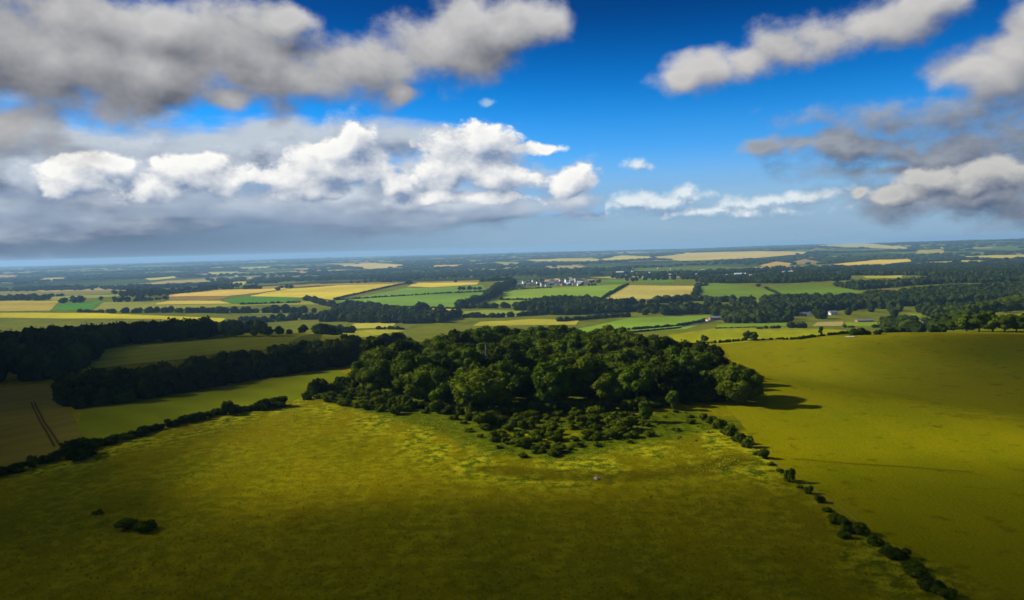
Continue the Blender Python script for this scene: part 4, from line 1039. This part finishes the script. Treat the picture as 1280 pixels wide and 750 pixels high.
top_a = [(60,80,140,56),(200,85,130,52),(330,80,120,50),(440,80,110,44),(390,98,70,30),(540,62,100,36),(620,38,70,32),(668,28,38,28),(290,130,36,20),(497,122,30,13),(20,150,60,44),(90,20,90,32),(190,30,60,30),(360,30,60,22),(-20,60,90,80)]
top_b = [(842,110,24,13),(880,94,48,22),(935,82,56,24),(990,62,60,28),(1050,48,64,28),(1115,26,74,28),(1180,4,46,18),(1225,92,34,20),(1260,70,46,26),(1300,50,40,34)]
kw_bank = dict(warp=.05, wscale=7, nscale=8, amp=1.9, bias=.4, edge=.9, light=(-.004, .016, 0), lk=.9, detail=5, rough=.55, stretch=3.0)
kw_far = dict(warp=.04, wscale=12, nscale=15, amp=2.3, bias=.08, edge=.42, light=(-.010, .017, 0), lk=.66, puff=.8, pscale=24, rough=.62, deep=.16)
kw_mid = dict(warp=.05, wscale=9, nscale=13, amp=2.2, bias=.15, edge=.9, light=(-.008, .015, 0), lk=.6, puff=.4, pscale=18, detail=6, rough=.6)
kw_veil = dict(warp=.05, wscale=6, nscale=6, amp=1.6, bias=.1, edge=1.6, light=(-.004, .012, 0), lk=.5, detail=5, rough=.5, stretch=4.0)
kw_small = dict(warp=.03, wscale=14, nscale=22, amp=2.8, bias=.2, edge=1.1, light=(-.005, .009, 0), lk=.9, rough=.64)
kw_right = dict(warp=.09, wscale=8, nscale=12, amp=2.5, bias=.55, edge=1.3, light=(-.009, .016, 0), lk=.5, rough=.62, deep=.25, stretch=1.7)
kw_low = dict(warp=.04, wscale=12, nscale=16, amp=2.1, bias=.2, edge=.7, light=(-.009, .015, 0), lk=.7, puff=.6, pscale=26, rough=.6, deep=.2)
kw_top = dict(warp=.09, wscale=6, nscale=8, amp=2.4, bias=.36, edge=.85, light=(-.016, .030, 0), lk=.46, puff=.22, pscale=13, detail=7, rough=.57, stretch=1.3, deep=.16)
left = layer(base, bank_l, C(104, 120, 146), C(192, 203, 216), **kw_bank)
left = layer(left, small_a, C(90, 140, 200), C(150, 190, 226), **kw_small)
left = layer(left, mid_l, C(118, 138, 168), C(206, 215, 226), **kw_mid)
left = layer(left, far_l, C(132, 152, 182), C(255, 254, 250, 1.0), **kw_far)
left = layer(left, veil_l, C(120, 142, 172), C(156, 176, 200), **kw_veil)
left = layer(left, top_a, C(88, 94, 108), C(208, 207, 207), **kw_top)
rite = layer(base, small_b, C(136, 166, 198), C(226, 236, 242), **kw_small)
rite = layer(rite, right_l, C(78, 94, 122), C(166, 173, 182), **kw_right)
rite = layer(rite, right_low, C(92, 106, 130), C(204, 203, 200), **kw_low)
rite = layer(rite, top_b, C(88, 96, 116), C(210, 208, 206), **kw_top)
# broken cloud over the rest of the sky (behind and overhead)
g3 = N(nt, 'ShaderNodeTexNoise', inp={'Scale': 2.2, 'Detail': 4, 'Roughness': .55})
nt.links.new(V1('MULTIPLY', tc.outputs['Generated'], (1, 1, 2.2)), g3.inputs['Vector'])
rest = mix(nt, SS(g3.outputs[0], .5, .66), base, C(170, 174, 182))
def BG(col):
    n = nt.nodes.new('ShaderNodeBackground'); nt.links.new(col, n.inputs[0]); n.inputs[1].default_value = SKY_K / 2 ** EXPO; return n.outputs[0]
def MS(fac, a, b):
    n = nt.nodes.new('ShaderNodeMixShader'); nt.links.new(fac, n.inputs[0]); nt.links.new(a, n.inputs[1]); nt.links.new(b, n.inputs[2]); return n.outputs[0]
front = MS(M1('GREATER_THAN', az, .118), BG(left), BG(rite))
infront = M1('MULTIPLY', M1('MULTIPLY', M1('LESS_THAN', M1('ABSOLUTE', az), .78), M1('LESS_THAN', el, .42)), M1('GREATER_THAN', el, -.012))
nt.links.new(MS(infront, BG(rest), front), wout.inputs[0])

# ------------------------------------------------------------------ sun
sd = bpy.data.lights.new('sun', 'SUN'); sd.energy = 5.0; sd.angle = math.radians(.5); sd.color = (1, .93, .80)
so = bpy.data.objects.new('sun', sd); COL.objects.link(so)
SUN = Vector((math.sin(SUN_AZ) * math.cos(SUN_EL), math.cos(SUN_AZ) * math.cos(SUN_EL), math.sin(SUN_EL)))
so.rotation_euler = SUN.to_track_quat('Z', 'Y').to_euler()

# ------------------------------------------------------------------ unseen clouds added beside the view to darken its foot and sides
mv = bpy.data.materials.new('shade_cloud_vapour'); mv.use_nodes = True; mv.node_tree.nodes.clear()
_o = mv.node_tree.nodes.new('ShaderNodeOutputMaterial'); _v = mv.node_tree.nodes.new('ShaderNodeVolumePrincipled')
_v.inputs['Color'].default_value = (.95, .95, .96, 1); _v.inputs['Density'].default_value = .019; _v.inputs['Anisotropy'].default_value = .3
mv.node_tree.links.new(_v.outputs[0], _o.inputs['Volume'])
def shade_cloud(gx, gy, rx, ry, thick, z, label, seed):
    g = np.random.default_rng(seed)
    V = ICO3[0].copy(); d = V.copy()
    lump = 1 + .10 * np.sin(d[:, 0] * 4 + g.uniform(0, 6)) * np.sin(d[:, 1] * 5 + g.uniform(0, 6)) + .06 * np.sin(d[:, 0] * 9 + 1) * np.sin(d[:, 1] * 8 + d[:, 2] * 6)
    V = d * lump[:, None]; V[:, 2] = np.sign(V[:, 2]) * np.abs(V[:, 2]) ** 2.4; V = V * np.array([rx, ry, thick]); V[:, 2] = np.where(V[:, 2] < 0, V[:, 2] * .7, V[:, 2])
    t = z / SUN.z
    o = link('cloud', mk_mesh('cloud', V, ICO3[1], mv, True), None, (gx + SUN.x * t, gy + SUN.y * t, z)); tag(o, label, kind='stuff')  # added out of view along the sun direction, only to cast shade
shade_cloud(0, 25, 420, 150, 62, 700, 'added unseen cloud darkening the near foot of the meadow', 1)
shade_cloud(-320, 410, 270, 270, 60, 720, 'added unseen cloud darkening the left woods', 2)
shade_cloud(-205, 180, 150, 110, 45, 690, 'small added unseen cloud darkening the left corner of the meadow', 3)
shade_cloud(345, 290, 262, 185, 41, 710, 'added unseen cloud darkening the right part of the pasture', 4)

# ------------------------------------------------------------------ haze
hz = bpy.data.materials.new('haze_air'); hz.use_nodes = True; hz.node_tree.nodes.clear()
_o = hz.node_tree.nodes.new('ShaderNodeOutputMaterial'); _v = hz.node_tree.nodes.new('ShaderNodeVolumePrincipled')
_v.inputs['Color'].default_value = (.36, .64, 1, 1); _v.inputs['Density'].default_value = 6.8e-5; _v.inputs['Anisotropy'].default_value = .2
hz.node_tree.links.new(_v.outputs[0], _o.inputs['Volume'])
allz = tz(*np.meshgrid(np.linspace(-17800, 17800, 500), np.linspace(-17800, 17800, 500)))
V, F = box_arr(-18200, 18200, -18200, 18200, float(allz.min()) - 6, max(70.0, float(allz.max()) + 22))
print('haze z', V[:, 2].min(), V[:, 2].max())
o = link('haze', mk_mesh('haze', V, F, hz)); tag(o, 'thin blue summer haze over the valley', kind='stuff')

# ------------------------------------------------------------------ camera and render settings
cd = bpy.data.cameras.new('camera'); cam = bpy.data.objects.new('camera', cd); COL.objects.link(cam)
cd.sensor_width = 36; cd.lens = 36 * FPX / 1280; cd.clip_start = .5; cd.clip_end = 60000
cam.matrix_world = Matrix(((R_[0], U_[0], -F_[0], 0), (R_[1], U_[1], -F_[1], 0), (R_[2], U_[2], -F_[2], CAM_Z), (0, 0, 0, 1)))
cd.dof.use_dof = True; cd.dof.focus_distance = 420; cd.dof.aperture_fstop = .1
scene.camera = cam
scene.view_settings.view_transform = 'Standard'; scene.view_settings.look = 'None'; scene.view_settings.gamma = 1
scene.view_settings.exposure = EXPO
scene.view_settings.use_curve_mapping = False
cy = scene.cycles
cy.use_denoising = True; cy.max_bounces = 6; cy.diffuse_bounces = 3; cy.volume_bounces = 1; cy.transparent_max_bounces = 8; cy.sample_clamp_indirect = 6
